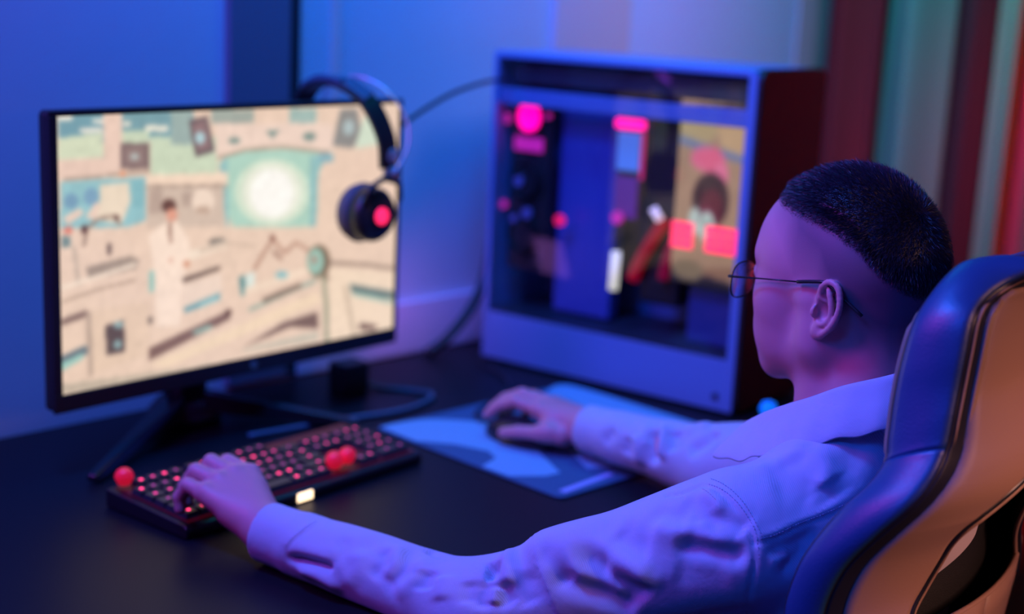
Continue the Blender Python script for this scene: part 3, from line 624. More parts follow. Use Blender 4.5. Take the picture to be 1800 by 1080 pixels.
cable('mouse_cable', [W(-0.028, 2.105, -0.645), W(-0.05, 2.17, -0.652), W(-0.02, 2.26, -0.655), W(0.000, 2.34, -0.655), W(-0.010, 2.42, -0.655), W(-0.055, 2.50, -0.655)], 0.0028, 'thin mouse cable curving over the black desk towards the case')

# ================================================================ computer case
C0 = W(-0.052, 2.55, -0.66); CF = frame(C0, (0.8046, -0.5938, 0)); CW, CD, CH = 0.522, 0.233, 0.560
case = group_at('computer_case', CF, 'tall computer tower with a glass side and pink lights, standing on the desk', 'computer')
CASEM = mat('case_paint', (0.14, 0.26, 0.50), 0.40, bump=0.03); CIN = mat('case_inside', (0.03, 0.035, 0.05), 0.5); CINB = mat('case_tray', (0.10, 0.16, 0.34), 0.45)
GLS = thin_glass('side_glass', 0.025)
FRB = mat('front_panel_black', (0.012, 0.010, 0.010), 0.55)
Z0 = 0.004
def cpart(name, a, b, material, bv=0.0, parent=None):
    m = MB(); m.box(a, b); o = m.build(name, material, parent or case)
    if bv: bevel(o, bv)
    return o
# local y runs away from the camera side: side face at y = 0, depth CD
for s in (0.03, CW-0.05):
    for y_ in (0.03, CD-0.05): cpart('foot', (s, y_, 0.0), (s+0.03, y_+0.02, 0.006), BLK)
cpart('top_panel', (0, 0.0, CH-0.012), (CW-0.012, CD, CH), CASEM, 0.003); cpart('floor_panel', (0, 0.001, 0.006), (CW-0.012, CD, 0.014), CASEM)
cpart('shroud', (0.0, 0.0, 0.006), (CW-0.012, 0.004, 0.092), CASEM, 0.0015); cpart('rear_panel', (0, 0.002, 0.010), (0.006, CD, CH-0.012), CASEM)
cpart('frame_post', (CW-0.020, -0.001, 0.006), (CW-0.004, 0.010, CH-0.004), CASEM, 0.002); cpart('frame_post', (0.0, -0.001, 0.006), (0.010, 0.010, CH-0.004), CASEM, 0.002)
m = MB(); m.prism(rr(CD-0.0, CH-0.002, 0.022, y0=0.004), CW-0.012, CW+0.004, axis='x'); bevel(m.build('front_panel', FRB, case), 0.004)
cpart('motherboard_tray', (0.012, 0.185, 0.092), (CW-0.02, 0.190, CH-0.014), CINB); cpart('shroud_top', (0.004, 0.004, 0.092), (CW-0.02, 0.185, 0.096), CIN)
cpart('side_panel_far', (0, CD-0.004, 0.010), (CW-0.012, CD, CH-0.012), CASEM)
cpart('radiator_rail', (0.006, 0.010, 0.468), (CW-0.02, 0.020, 0.496), CASEM, 0.002); cpart('radiator', (0.02, 0.03, 0.505), (CW-0.03, 0.16, 0.540), CIN, 0.002)
g = cpart('side_glass', (0.010, -0.0012, 0.094), (CW-0.020, 0.0012, CH-0.012), GLS)
m = MB(); m.lathe([(0, 0), (0.0055, 0), (0.0055, 0.003), (0, 0.003)], (0, 0, 0), 16, axis='y'); o = m.build('panel_screw', BLK, case); o.location = (CW-0.035, -0.003, 0.030)
PINK = glow('led_magenta', (1.0, 0.0, 0.28), 2.2); PINKD = glow('led_magenta_dim', (0.75, 0.02, 0.30), 0.55); RED = glow('block_red', (1.0, 0.03, 0.09), 1.8)
# fan column at the left
cpart('fan_bracket', (0.016, 0.045, 0.17), (0.100, 0.060, 0.466), FRB)
def disc(name, c, r, material, y=0.03, sx=1.0, parent=None):
    m = MB(); n = 28; pr = [(c[0]+sx*r*math.cos(2*math.pi*i/n), c[1]+r*math.sin(2*math.pi*i/n)) for i in range(n)]; m.prism(pr, y, y+0.006, axis='y'); return m.build(name, material, parent or case)
for z_, r_, mt in ((0.446, 0.026, PINK), (0.330, 0.026, FRB), (0.235, 0.026, FRB)):
    m = MB(); c_ = (0.052, 0.036, z_); m.lathe([(r_+0.008, 0), (r_+0.011, 0.004), (r_+0.008, 0.012), (r_+0.004, 0.008), (r_+0.008, 0)], c_, 32, axis='y'); fan = m.build('fan', FRB, case, True)
    disc('fan_light', (0.052, z_), r_, mt, 0.038, 0.9, fan)
disc('led_dot', (0.008, 0.440), 0.009, PINKD, 0.03); disc('led_dot', (0.100, 0.452), 0.005, PINKD, 0.03); disc('led_dot', (0.136, 0.272), 0.0095, glow('led_rose', (1.0, 0.01, 0.10), 0.9), 0.03); disc('led_dot', (0.255, 0.292), 0.011, PINKD, 0.03); disc('led_dot', (0.010, 0.285), 0.007, PINKD, 0.03)
cpart('fan_strip', (0.022, 0.040, 0.385), (0.085, 0.044, 0.410), PINKD, 0.002)
for a_, r2 in (((0.040, 0.330), 0.009), ((0.062, 0.275), 0.010), ((0.034, 0.262), 0.007)): disc('chip', a_, r2, mat('chip_lilac', (0.25, 0.22, 0.42), 0.4), 0.032)
# tray cover, memory, processor block
cpart('cable_cover', (0.104, 0.070, 0.10), (0.225, 0.100, 0.466), mat('cover_blue', (0.06, 0.10, 0.42), 0.4), 0.004)
cpart('light_bar', (0.232, 0.040, 0.443), (0.292, 0.052, 0.461), PINK, 0.006)
cpart('memory_module', (0.238, 0.044, 0.372), (0.284, 0.052, 0.438), mat('memory_teal', (0.22, 0.62, 0.75), 0.4, emit=(0.02, 0.15, 0.26), estr=0.5), 0.003)
cpart('memory_module', (0.238, 0.044, 0.290), (0.284, 0.052, 0.362), mat('memory_plum', (0.16, 0.03, 0.22), 0.4, emit=(0.10, 0.0, 0.10), estr=0.4), 0.003)
cpart('side_strip', (0.286, 0.046, 0.36), (0.291, 0.050, 0.440), glow('led_crimson', (0.9, 0.0, 0.15), 0.5))
cpart('cooler_block', (0.296, 0.050, 0.150), (0.372, 0.120, 0.466), FRB, 0.006)
m = MB(); m.tube(catmull([(0.345, 0.045, 0.30), (0.325, 0.035, 0.262), (0.305, 0.035, 0.225), (0.290, 0.04, 0.19)], 6), 0.011, 12); m.build('coolant_hose', mat('hose_red', (0.5, 0.01, 0.02), 0.2, emit=(0.8, 0.0, 0.02), estr=0.22), case, True)
m = MB(); m.tube(catmull([(0.372, 0.045, 0.28), (0.360, 0.035, 0.24), (0.352, 0.035, 0.200)], 6), 0.010, 12); m.build('coolant_hose', mat('hose_red_dark', (0.4, 0.01, 0.03), 0.2, emit=(0.7, 0.0, 0.05), estr=0.15), case, True)
m = MB(); m.tube([(0.328, 0.028, 0.318), (0.343, 0.028, 0.300)], 0.0075, 10); m.build('white_glint', glow('glint_white', (0.75, 0.6, 0.62), 0.9), case, True)  # specular glint put in as a small glowing white tube
m = MB(); m.tube([(0.272, 0.010, 0.238), (0.270, 0.010, 0.172)], 0.0085, 12); o = m.build('light_tube', glow('tube_cream', (0.85, 0.80, 0.62), 0.85), case, True); o['label'] = 'short upright cream light tube'
# room reflection in the glass, painted on a glowing panel inside the case
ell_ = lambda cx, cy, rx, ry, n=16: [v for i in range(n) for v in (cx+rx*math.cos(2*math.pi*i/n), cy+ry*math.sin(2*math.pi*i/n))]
REFLECTION = [((60, 40, 50), [0, 960, 1000, 1010, 1000, 880, 560, 960, 0, 800]), ((185, 160, 120), ell_(250, 850, 280, 90)), ((205, 165, 125), [520, 860, 960, 960, 960, 700, 600, 760]),
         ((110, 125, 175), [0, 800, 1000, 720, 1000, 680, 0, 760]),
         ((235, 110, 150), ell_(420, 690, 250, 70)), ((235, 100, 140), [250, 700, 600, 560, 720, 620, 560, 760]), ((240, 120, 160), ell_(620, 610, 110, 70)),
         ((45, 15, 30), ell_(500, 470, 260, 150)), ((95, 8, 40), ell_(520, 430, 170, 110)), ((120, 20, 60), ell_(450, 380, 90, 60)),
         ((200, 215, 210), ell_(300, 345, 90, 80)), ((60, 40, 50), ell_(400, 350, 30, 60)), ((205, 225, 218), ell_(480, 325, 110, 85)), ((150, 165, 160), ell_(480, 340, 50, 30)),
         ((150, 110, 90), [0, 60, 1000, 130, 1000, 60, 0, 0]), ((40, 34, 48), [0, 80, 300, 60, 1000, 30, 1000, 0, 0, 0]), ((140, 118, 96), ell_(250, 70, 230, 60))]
pn = picture_obj('painted_reflection', paint(60, 110, (178, 140, 116), REFLECTION, 3), 0.130, 0.300, screen_mat('reflection_glow', 0.85), case); pn.location = (0.374, 0.020, 0.205)
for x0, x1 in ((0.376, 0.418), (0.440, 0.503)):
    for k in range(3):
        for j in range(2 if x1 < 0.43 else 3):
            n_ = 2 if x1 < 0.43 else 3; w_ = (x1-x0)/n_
            cpart('red_block', (x0+j*w_+0.0008, 0.008, 0.262+k*0.0150+0.0008), (x0+(j+1)*w_-0.0008, 0.012, 0.262+(k+1)*0.0150-0.0008), RED, 0.001)  # glowing red blocks set in front of the painted reflection
cpart('drive_cage', (0.395, 0.05, 0.098), (0.495, 0.15, 0.195), mat('cage_navy', (0.04, 0.07, 0.25), 0.4), 0.004)

# ================================================================ small things on the desk
m = MB(); m.prism(rr(0.055, 0.045, 0.006), 0, 0.050); adp = m.build('power_adapter', BLK); bevel(adp, 0.003); place(adp, 0.305, 0.135, DESK+0.0005); tag(adp, 'small black box standing behind the monitor on the desk', 'adapter')
cable('adapter_cable', [D(0.33, 0.10, DESK+0.02), D(0.38, 0.14, DESK+0.004), D(0.42, 0.22, DESK+0.004), D(0.33, 0.26, DESK+0.004), D(0.20, 0.24, DESK+0.004), D(0.05, 0.22, DESK+0.004)], 0.004, 'grey blue cable looping from the small black box across the desk', mat('cable_blue', (0.08, 0.14, 0.2), 0.5))
cable('cable_bundle', [D(0.60, 0.02, DESK+0.004), D(0.64, 0.03, DESK+0.03), D(0.70, 0.03, DESK+0.08), D(0.745, 0.02, DESK+0.14), D(0.77, 0.012, DESK+0.24)], 0.010, 'thick black cable bundle climbing the wall beside the case')
spot_o = empty('blue_spot', W(0.405, 2.135, -0.66)); tag(spot_o, 'made-up tiny round blue glowing lamp below the chin, in front of the case', 'ball')  # made-up glowing ball in place of a small bright blue shape
m = MB(); m.lathe([(0, 0), (0.016, 0), (0.013, 0.01), (0.006, 0.035), (0, 0.035)], seg=20); m.build('added_spot_stand', BLK, spot_o, True)
m = MB(); m.lathe([(0, -0.014), (0.010, -0.010), (0.014, 0), (0.010, 0.010), (0, 0.014)], (0, 0, 0.048), 20); m.build('added_spot_globe', glow('spot_blue', (0.0, 0.16, 0.75), 0.9), spot_o, True)
# ================================================================ the man at the desk
yb = math.radians(38.5); F3 = np.array([-math.cos(yb), math.sin(yb), 0]); L3 = np.array([-math.sin(yb), -math.cos(yb), 0]); Z3 = np.array([0, 0, 1.0])
NK = np.array([0.36, 1.47, -0.42+EYE])
def T(f, l, z): return NK+f*F3+l*L3+z*Z3
def A(x, y, z): return np.array([x, y, z+EYE])
BR = np.stack([F3, L3, Z3], 1)
# head frame
yh = math.radians(48); ph = math.radians(-1)
hx = np.array([-math.cos(yh)*math.cos(ph), math.sin(yh)*math.cos(ph), -math.sin(ph)]); hy = np.array([-math.sin(yh), -math.cos(yh), 0]); hz = np.cross(hx, hy)
HR = np.stack([hx, hy, hz], 1); HC = A(0.352, 1.50, -0.279); HS = 1.02
def head_local(P): return ((P-HC)@HR)/HS
def head_world(p): return HC+(np.asarray(p)*HS)@HR.T
def head_f(P):
    q = head_local(P); s = q.copy(); s[:, 1] = np.abs(s[:, 1])
    d = ell(s, (-0.008, 0, 0.026), (0.094, 0.075, 0.090))
    d = smin(d, ell(s, (-0.040, 0, 0.012), (0.060, 0.068, 0.070)), 0.02)
    d = smin(d, ell(s, (0.040, 0, 0.015), (0.053, 0.063, 0.066)), 0.03)
    d = smin(d, ell(s, (0.036, 0, -0.045), (0.047, 0.052, 0.060)), 0.02)
    d = smin(d, cone(s, (-0.012, 0.050, -0.060), (0.060, 0.016, -0.106), 0.017, 0.0145), 0.022)      # jaw
    d = smin(d, cone(s, (-0.010, 0.055, -0.02), (-0.012, 0.050, -0.060), 0.018, 0.017), 0.02)
    d = smin(d, ell(s, (0.066, 0, -0.105), (0.018, 0.022, 0.016)), 0.014)                            # chin
    d = smin(d, ell(s, (0.046, 0.044, -0.030), (0.030, 0.022, 0.030)), 0.016)                        # cheekbone
    d = smin(d, ell(s, (0.064, 0, -0.060), (0.024, 0.034, 0.026)), 0.016)                            # mouth region
    d = smin(d, ell(s, (0.054, 0.016, -0.072), (0.030, 0.030, 0.040)), 0.020)                        # lips to chin
    d = smin(d, ell(s, (0.040, 0.034, -0.058), (0.034, 0.022, 0.036)), 0.016)
    d = smin(d, cone(s, (0.081, 0.010, 0.020), (0.066, 0.046, 0.018), 0.011, 0.009), 0.012)          # brow
    d = smax(d, -ell(s, (0.102, 0.026, -0.006), (0.016, 0.014, 0.011)), 0.010)                        # eye socket
    d = smin(d, ell(s, (0.0755, 0.032, -0.006), (0.0135, 0.0145, 0.0125)), 0.003)
    d = smin(d, cone(s, (0.083, 0, 0.006), (0.098, 0, -0.030), 0.0065, 0.0090), 0.010)               # nose
    d = smin(d, ell(s, (0.090, 0.011, -0.034), (0.010, 0.0065, 0.0075)), 0.005)
    d = smin(d, cone(s, (0.0870, 0, -0.0555), (0.079, 0.021, -0.060), 0.0055, 0.003), 0.004)         # lips
    d = smin(d, cone(s, (0.0860, 0, -0.0675), (0.079, 0.018, -0.064), 0.0060, 0.003), 0.004)
    # neck
    n = cone(s, (-0.016, 0, -0.055), (-0.028, 0, -0.185), 0.053, 0.058)
    n = smin(n, cone(s, (-0.020, 0.052, -0.045), (0.002, 0.012, -0.160), 0.012, 0.012), 0.02)
    n = smin(n, cone(s, (-0.058, 0.018, -0.03), (-0.062, 0.026, -0.16), 0.030, 0.036), 0.02)
    return smin(d, n, 0.022)*HS
def ear_f(P, side=1):
    q = head_local(P)*np.array([1, side, 1])
    # ear plane frame: u along the ear height, v front-back, w out of the head
    c = np.array([-0.036, 0.0745, -0.020]); tu = math.radians(-12); tw = math.radians(-2)
    u = np.array([-math.sin(-tu)*1.0, 0, math.cos(tu)]); u = np.array([math.sin(tu), 0.05, math.cos(tu)]); u /= np.linalg.norm(u)
    v = np.array([math.cos(tw)*math.cos(tu), -math.sin(tw), -math.sin(tu)]); v -= u*(v@u); v /= np.linalg.norm(v); w = np.cross(u, v)
    if w[1] < 0: w = -w
    e = np.stack([(q-c)@v, (q-c)@w, (q-c)@u], 1)         # x forward, y outward, z up
    rim = [(0.012, -0.002, 0.006), (0.010, 0.003, 0.022), (0.000, 0.006, 0.0315), (-0.011, 0.007, 0.0285), (-0.0175, 0.008, 0.015),
           (-0.0175, 0.008, 0.000), (-0.012, 0.006, -0.014), (-0.003, 0.003, -0.026)]
    R = catmull(rim, 3); d = None
    for a, b in zip(R[:-1], R[1:]):
        k = cone(e, a, b, 0.0031, 0.0031); d = k if d is None else smin(d, k, 0.0012)
    base = smax(ell(e, (-0.002, 0.000, 0.003), (0.0160, 0.0060, 0.0280)), -ell(e, (0.000, 0.009, 0.005), (0.0145, 0.0105, 0.0245)), 0.002)
    d = smin(d, base, 0.003)
    anti = catmull([(0.001, 0.004, 0.022), (-0.0065, 0.0055, 0.010), (-0.0095, 0.0055, -0.002), (-0.005, 0.005, -0.012), (0.002, 0.003, -0.0155)], 3)
    for a, b in zip(anti[:-1], anti[1:]): d = smin(d, cone(e, a, b, 0.0027, 0.0027), 0.002)
    d = smin(d, cone(e, (0.010, 0.001, 0.010), (-0.001, -0.001, 0.004), 0.0022, 0.0018), 0.002)         # helix root
    d = smin(d, ell(e, (0.0115, 0.003, -0.006), (0.0045, 0.0040, 0.0065)), 0.003)                     # tragus
    d = smin(d, ell(e, (0.003, 0.001, -0.024), (0.0075, 0.0042, 0.0095)), 0.004)                      # lobe
    d = smax(d, -ell(e, (0.0025, 0.003, -0.003), (0.0082, 0.011, 0.0100)), 0.002)                      # bowl
    d = smin(d, cone(e, (0.004, -0.012, 0.014), (0.004, -0.012, -0.014), 0.009, 0.009), 0.006)        # root inside the head
    return d*HS
def head_all(P):
    d = head_f(P)
    for s in (1, -1):
        m = np.linalg.norm(P-head_world((-0.036, 0.075*s, -0.02)), axis=1) < 0.062
        if m.any(): d[m] = smin(d[m], ear_f(P[m], s), 0.004)
    return d
# arms: shoulder, elbow, wrist
SL, EL, WL = T(0.028, 0.168, -0.106), A(-0.012, 1.400, -0.640), A(-0.268, 1.560, -0.625)
SR, ER, WR = T(0.03, -0.165, -0.10), A(0.300, 1.800, -0.600), A(0.122, 1.985, -0.612)
# hands: MCP, PIP, DIP, tip for index, middle, ring, little; then the thumb
HANDL = dict(w=WL, f=[[(-0.306, 1.640, -0.584), (-0.338, 1.662, -0.577), (-0.351, 1.668, -0.598), (-0.350, 1.665, -0.617)],
                      [(-0.322, 1.630, -0.582), (-0.355, 1.648, -0.573), (-0.370, 1.654, -0.596), (-0.370, 1.652, -0.617)],
                      [(-0.338, 1.615, -0.586), (-0.369, 1.629, -0.579), (-0.383, 1.635, -0.600), (-0.381, 1.632, -0.619)],
                      [(-0.350, 1.596, -0.594), (-0.374, 1.608, -0.589), (-0.385, 1.613, -0.606), (-0.384, 1.611, -0.620)]],
             t=[(-0.288, 1.598, -0.624), (-0.296, 1.632, -0.616), (-0.314, 1.656, -0.615), (-0.332, 1.668, -0.618)])
HANDR = dict(w=WR, f=[[(0.048, 2.030, -0.600), (0.012, 2.050, -0.594), (-0.010, 2.062, -0.605), (-0.028, 2.070, -0.622)],
                      [(0.060, 2.050, -0.597), (0.022, 2.074, -0.590), (-0.003, 2.088, -0.602), (-0.022, 2.096, -0.620)],
                      [(0.072, 2.066, -0.602), (0.038, 2.094, -0.598), (0.016, 2.108, -0.612), (0.002, 2.114, -0.628)],
                      [(0.084, 2.076, -0.610), (0.056, 2.102, -0.610), (0.039, 2.114, -0.622), (0.028, 2.120, -0.636)]],
             t=[(0.082, 1.992, -0.625), (0.048, 1.998, -0.626), (0.018, 2.012, -0.630), (-0.004, 2.024, -0.636)])
def hand_f(P, H):
    w = H['w']; d = None
    for i, f in enumerate(H['f']):
        q = [A(*p) for p in f]; r = [0.0100, 0.0088, 0.0078, 0.0070] if i < 3 else [0.009, 0.0076, 0.0068, 0.006]
        ws = w+(q[0]-w)*0.12+np.cross(q[0]-w, Z3)*0
        m = cone(P, ws, q[0], 0.0205, 0.0135)
        d = m if d is None else smin(d, m, 0.012)
    pl = [A(*H['f'][0][0]), A(*H['f'][3][0])]
    c = (w+pl[0]+pl[1])/3-Z3*0.008
    d = smin(d, cone(P, w*0.4+pl[1]*0.6-Z3*0.008, w*0.75+pl[1]*0.25-Z3*0.006, 0.014, 0.016), 0.01)
    for i, f in enumerate(H['f']):
        q = [A(*p) for p in f]; r = [0.0112, 0.0104, 0.0092, 0.0078] if i < 3 else [0.0102, 0.0092, 0.0082, 0.0070]
        fd = smin(smin(cone(P, q[0], q[1], r[0], r[1]), cone(P, q[1], q[2], r[1], r[2]), 0.002), cone(P, q[2], q[3], r[2], r[3]), 0.002)
        d = smin(d, fd, 0.005)
        d = smin(d, ell(P, q[0]+Z3*0.002, (0.011, 0.011, 0.0105)), 0.004)
    q = [A(*p) for p in H['t']]
    td = smin(smin(cone(P, q[0], q[1], 0.0165, 0.0115), cone(P, q[1], q[2], 0.0112, 0.0098), 0.004), cone(P, q[2], q[3], 0.0098, 0.0080), 0.002)
    idx = A(*H['f'][0][0]); web = cone(P, q[1]*0.6+q[0]*0.4+Z3*0.004, idx*0.75+w*0.25-Z3*0.004, 0.0125, 0.0125)
    return smin(smin(d, td, 0.009), web, 0.012)
def limb_f(P):
    d = None
    for a, b, c, H in ((SL, EL, WL, HANDL), (SR, ER, WR, HANDR)):
        k = smin(cone(P, a, b, 0.050, 0.040), cone(P, b, c, 0.040, 0.0255), 0.01)
        k = smin(k, cone(P, c, c+(A(*H['f'][1][0])-c)*0.35, 0.025, 0.021), 0.01)
        d = k if d is None else np.minimum(d, k)
    return d
def torso_f(P):
    d = ell(P, T(0.0, 0, -0.24), (0.100, 0.155, 0.21), BR)
    d = smin(d, ell(P, T(-0.01, 0, -0.46), (0.10, 0.140, 0.17), BR), 0.05)
    for s in (1, -1):
        d = smin(d, cone(P, T(-0.03, 0.04*s, -0.045), T(0.02, 0.15*s, -0.11), 0.042, 0.045), 0.04)
        hip = T(0.02, 0.09*s, -0.53); kn = T(0.46, 0.13*s, -0.50); ft = T(0.50, 0.13*s, -0.93)
        d = smin(d, cone(P, hip, kn, 0.078, 0.052), 0.04); d = smin(d, cone(P, kn, ft, 0.050, 0.034), 0.02)
        d = smin(d, cone(P, ft, ft+F3*0.14-Z3*0.02, 0.032, 0.026), 0.02)
    return smin(d, cone(P, T(-0.02, 0, -0.10), T(-0.02, 0, -0.05), 0.056, 0.054), 0.03)
def body_coarse(P): return smin(torso_f(P), limb_f(P), 0.02)
parts = []
def span(pts, m): a = np.array(pts); return a.min(0)-m, a.max(0)+m
lo, hi = HC-0.155, HC+0.15; lo[2] = HC[2]-0.19
def head_cut(P): return head_all(P)
parts.append(mesh_sdf(head_cut, lo, hi, 0.0019))
parts.append(mesh_sdf(body_coarse, (-0.45, 1.15, 0.02), (0.75, 2.30, 1.10), 0.009))
for H in (HANDL, HANDR):
    pts = [H['w']]+[A(*p) for f in H['f'] for p in f]+[A(*p) for p in H['t']]
    lo, hi = span(pts, 0.03)
    el = EL if H is HANDL else ER; c = H['w']
    fn = (lambda H, el, c: (lambda P: smin(hand_f(P, H), cone(P, c, c+(el-c)*0.22, 0.0252, 0.0262), 0.014)))(H, el, c)
    parts.append(mesh_sdf(fn, lo, hi, 0.0016))
V = np.concatenate([p[0] for p in parts]); FF = []; k = 0
for p in parts: FF.append(p[1]+k); k += len(p[0])
FF = np.concatenate(FF)
# where the shaved hair begins: 0 = bare skin, 1 = full length on top
def hair_mask(P):
    q = head_local(P); x, y, z = q.T
    # hairline in profile: z of the line as a function of x (front high, dropping behind the ear to the nape)
    zt = np.interp(x, [-0.11, -0.085, -0.060, -0.035, 0.0, 0.035, 0.060, 0.075, 0.09], [0.000, 0.024, 0.050, 0.063, 0.072, 0.078, 0.083, 0.086, 0.087])
    return np.clip((z-zt)/0.022+0.5, 0, 1)*(np.linalg.norm(q, axis=1) < 0.16)
def stubble_mask(P):
    q = head_local(P); x, y, z = q.T
    zt = np.interp(x, [-0.11, -0.075, -0.045, -0.02, 0.010, 0.03, 0.06, 0.09], [-0.085, -0.075, -0.050, -0.008, 0.005, 0.035, 0.058, 0.062])
    zf = np.interp(x, [-0.11, -0.02, 0.03, 0.06, 0.09], [0.02, 0.05, 0.05, 0.01, 0.01])
    inear = np.linalg.norm(q-np.array([-0.036, 0.082, -0.018]), axis=1) < 0.036
    return np.clip((z-zt)/0.05, 0, 1)*(np.linalg.norm(q, axis=1) < 0.17)*(x < 0.075)*np.where(inear & (np.abs(y) > 0.0785), 0, 1)
SKIN = mat('skin', (0.58, 0.27, 0.29), 0.48, sss=0.12, bump=0.12, bscale=900)
nt = SKIN.node_tree; at = nt.nodes.new('ShaderNodeAttribute'); at.attribute_name = 'shave'
mx = nt.nodes.new('ShaderNodeMix'); mx.data_type = 'RGBA'; mx.inputs[6].default_value = (0.58, 0.27, 0.29, 1); mx.inputs[7].default_value = (0.05, 0.045, 0.08, 1)
nt.links.new(at.outputs['Fac'], mx.inputs[0]); nt.links.new(mx.outputs[2], nt.nodes['Principled BSDF'].inputs['Base Color'])
person = mesh_obj('person', V, FF, SKIN, smooth=True)
tag(person, 'seated young man in a pale blue denim shirt, hands on keyboard and mouse', 'person')
sh = np.maximum(stubble_mask(V)*0.78, hair_mask(V))
av = person.data.attributes.new('shave', 'FLOAT', 'POINT'); av.data.foreach_set('value', sh.astype(np.float32))

# hair: thousands of short tapering strands on a cap
hv = parts[0][0]; hf = parts[0][1]; hn = vnormals(hv, hf); hm = hair_mask(hv)
q = head_local(hv)
HAIR = mat('hair_dark', (0.010, 0.013, 0.026), 0.42, spec=0.6)
def strands(n, lo_m, hi_m, len_a, len_b, wid, seed):
    r = np.random.default_rng(seed)
    p = np.where((hm > lo_m) & (hm <= hi_m), 1.0, 0.0); idx = r.choice(len(hv), n, p=p/p.sum())
    base = hv[idx]+r.normal(size=(n, 3))*0.0009; N_ = hn[idx]
    ql = head_local(base); m = hm[idx]
    # growth: a whorl at the crown, sweeping forward on top and down at the back and sides
    whorl = np.array([-0.075, 0.0, 0.075]); dv = ql-whorl; dv /= np.linalg.norm(dv, axis=1)[:, None]+1e-9
    flow = dv@HR.T; flow -= N_*(flow*N_).sum(1)[:, None]; flow /= np.linalg.norm(flow, axis=1)[:, None]+1e-9
    L = (len_a+(len_b-len_a)*m)*r.uniform(0.75, 1.15, n)
    dirn = N_*0.55+flow*0.75+r.normal(size=(n, 3))*0.22; dirn /= np.linalg.norm(dirn, axis=1)[:, None]
    side = np.cross(dirn, r.normal(size=(n, 3))); side /= np.linalg.norm(side, axis=1)[:, None]
    mid = base+dirn*(L*0.55)[:, None]; tip = mid+(dirn*0.75+flow*0.35)*(L*0.45)[:, None]
    w = wid
    vv = np.stack([base-side*w, base+side*w, mid+side*w*0.8, mid-side*w*0.8, tip], 1).reshape(-1, 3)
    k = np.arange(n)*5
    fa = [tuple(x) for x in np.stack([k, k+1, k+2, k+3], 1).tolist()]+[tuple(x) for x in np.stack([k+3, k+2, k+4], 1).tolist()]
    return vv, fa
vs, fs = [], []; k = 0
# close-fitting cap under the strands
cm = hm > 0.55; keep = cm[hf].all(1); used = np.unique(hf[keep]); remap = -np.ones(len(hv), int); remap[used] = np.arange(len(used))
cap = hv[used]+hn[used]*(0.003*np.clip((hm[used]-0.55)/0.45, 0, 1))[:, None]
vs.append(cap); fs += [tuple(x) for x in remap[hf[keep]].tolist()]; k = len(cap)
for args in ((60000, 0.75, 1.01, 0.006, 0.0105, 0.00026, 1), (16000, 0.2, 0.75, 0.0015, 0.0075, 0.00018, 2), (5000, 0.02, 0.2, 0.0012, 0.003, 0.00012, 3)):
    a, b = strands(*args); vs.append(a); fs += [tuple(i+k for i in f) for f in b]; k += len(a)
hair = mesh_obj('hair', np.concatenate(vs), fs, HAIR, person, smooth=True); hair['label'] = 'short dark cropped hair with faded sides'
hair['kind'] = 'stuff'
# eyebrows
for s in (1, -1):
    m = MB(); m.tube([head_world(p) for p in [(0.0915, 0.012*s, 0.016), (0.089, 0.024*s, 0.021), (0.0825, 0.036*s, 0.022), (0.072, 0.047*s, 0.018)]], [0.002, 0.003, 0.0028, 0.001], 8)
    m.build('eyebrow', HAIR, person, True)
EYEW = mat('eye_white', (0.8, 0.78, 0.76), 0.2); IRIS = mat('iris_dark', (0.03, 0.015, 0.01), 0.15)
for s in (1, -1):
    m = MB(); prof = [(0.0, 0.0118)]+[(0.0118*math.sin(a), 0.0118*math.cos(a)) for a in np.linspace(0.2, 3.1, 14)]
    m.lathe(prof, (0, 0, 0), 20)
    mi = []
    o = m.build('eye', [EYEW, IRIS], person, True)
    for pl in o.data.polygons: pl.material_index = 1 if pl.center.z > 0.0100 else 0
    c = head_world((0.0785, 0.032*s, -0.006)); o.matrix_world = Matrix.Translation(Vector(c)) @ Vector(hx).to_track_quat('Z', 'Y').to_matrix().to_4x4()

# ---------------------------------------------------------------- glasses
GF = Matrix((hx, hy, hz)).transposed().to_4x4(); GF.translation = Vector(HC)
gl = group_at('eyeglasses', GF, 'thin black metal eyeglasses worn by the seated man', 'glasses')
gl.scale = (HS, HS, HS)
METAL = mat('thin_black_metal', (0.015, 0.015, 0.02), 0.25, metal=0.7); LENS = thin_glass('lens_glass', 0.03)
def lens_pts(s, k=0.0):
    out = []
    for i in range(32):
        a = 2*math.pi*i/32; ca, sa = math.cos(a), math.sin(a)
        y = 0.0365+0.0255*(abs(ca)**0.75)*(1 if ca > 0 else -1)*(1-k); z = -0.020+0.0195*(abs(sa)**0.8)*(1 if sa > 0 else -1)*(1-k)
        x = 0.108-0.010*((y-0.0)/0.062)**2+0.05*(z)*0.1; out.append((x, y*s, z))
    return out
for s in (1, -1):
    m = MB(); m.tube(lens_pts(s), 0.0008, 8, closed=True); m.build('rim', METAL, gl, True)
    q = lens_pts(s, 0.02); c = tuple(sum(p[k] for p in q)/32 for k in range(3)); m = MB(); m.add([c]+q, [(0, 1+i, 1+(i+1) % 32) for i in range(32)]); o = m.build('lens', LENS, gl, True)
    sd = o.modifiers.new('solid', 'SOLIDIFY'); sd.thickness = 0.0012
    m = MB(); m.tube([(0.0995, 0.062*s, -0.013), (0.098, 0.0665*s, -0.0125), (0.094, 0.0685*s, -0.012), (0.05, 0.0740*s, -0.005), (0.0, 0.0785*s, 0.002)], [0.0014, 0.0017, 0.0014, 0.0008, 0.0008], 8); tmp = m.build('temple', METAL, gl, True)
    m = MB(); m.tube(catmull([(0.0, 0.0785*s, 0.002), (-0.018, 0.0805*s, 0.006), (-0.036, 0.0810*s, 0.008), (-0.052, 0.0790*s, -0.001), (-0.076, 0.0720*s, -0.018)], 5), 0.0019, 8); m.build('temple_tip', BLK, tmp, True)
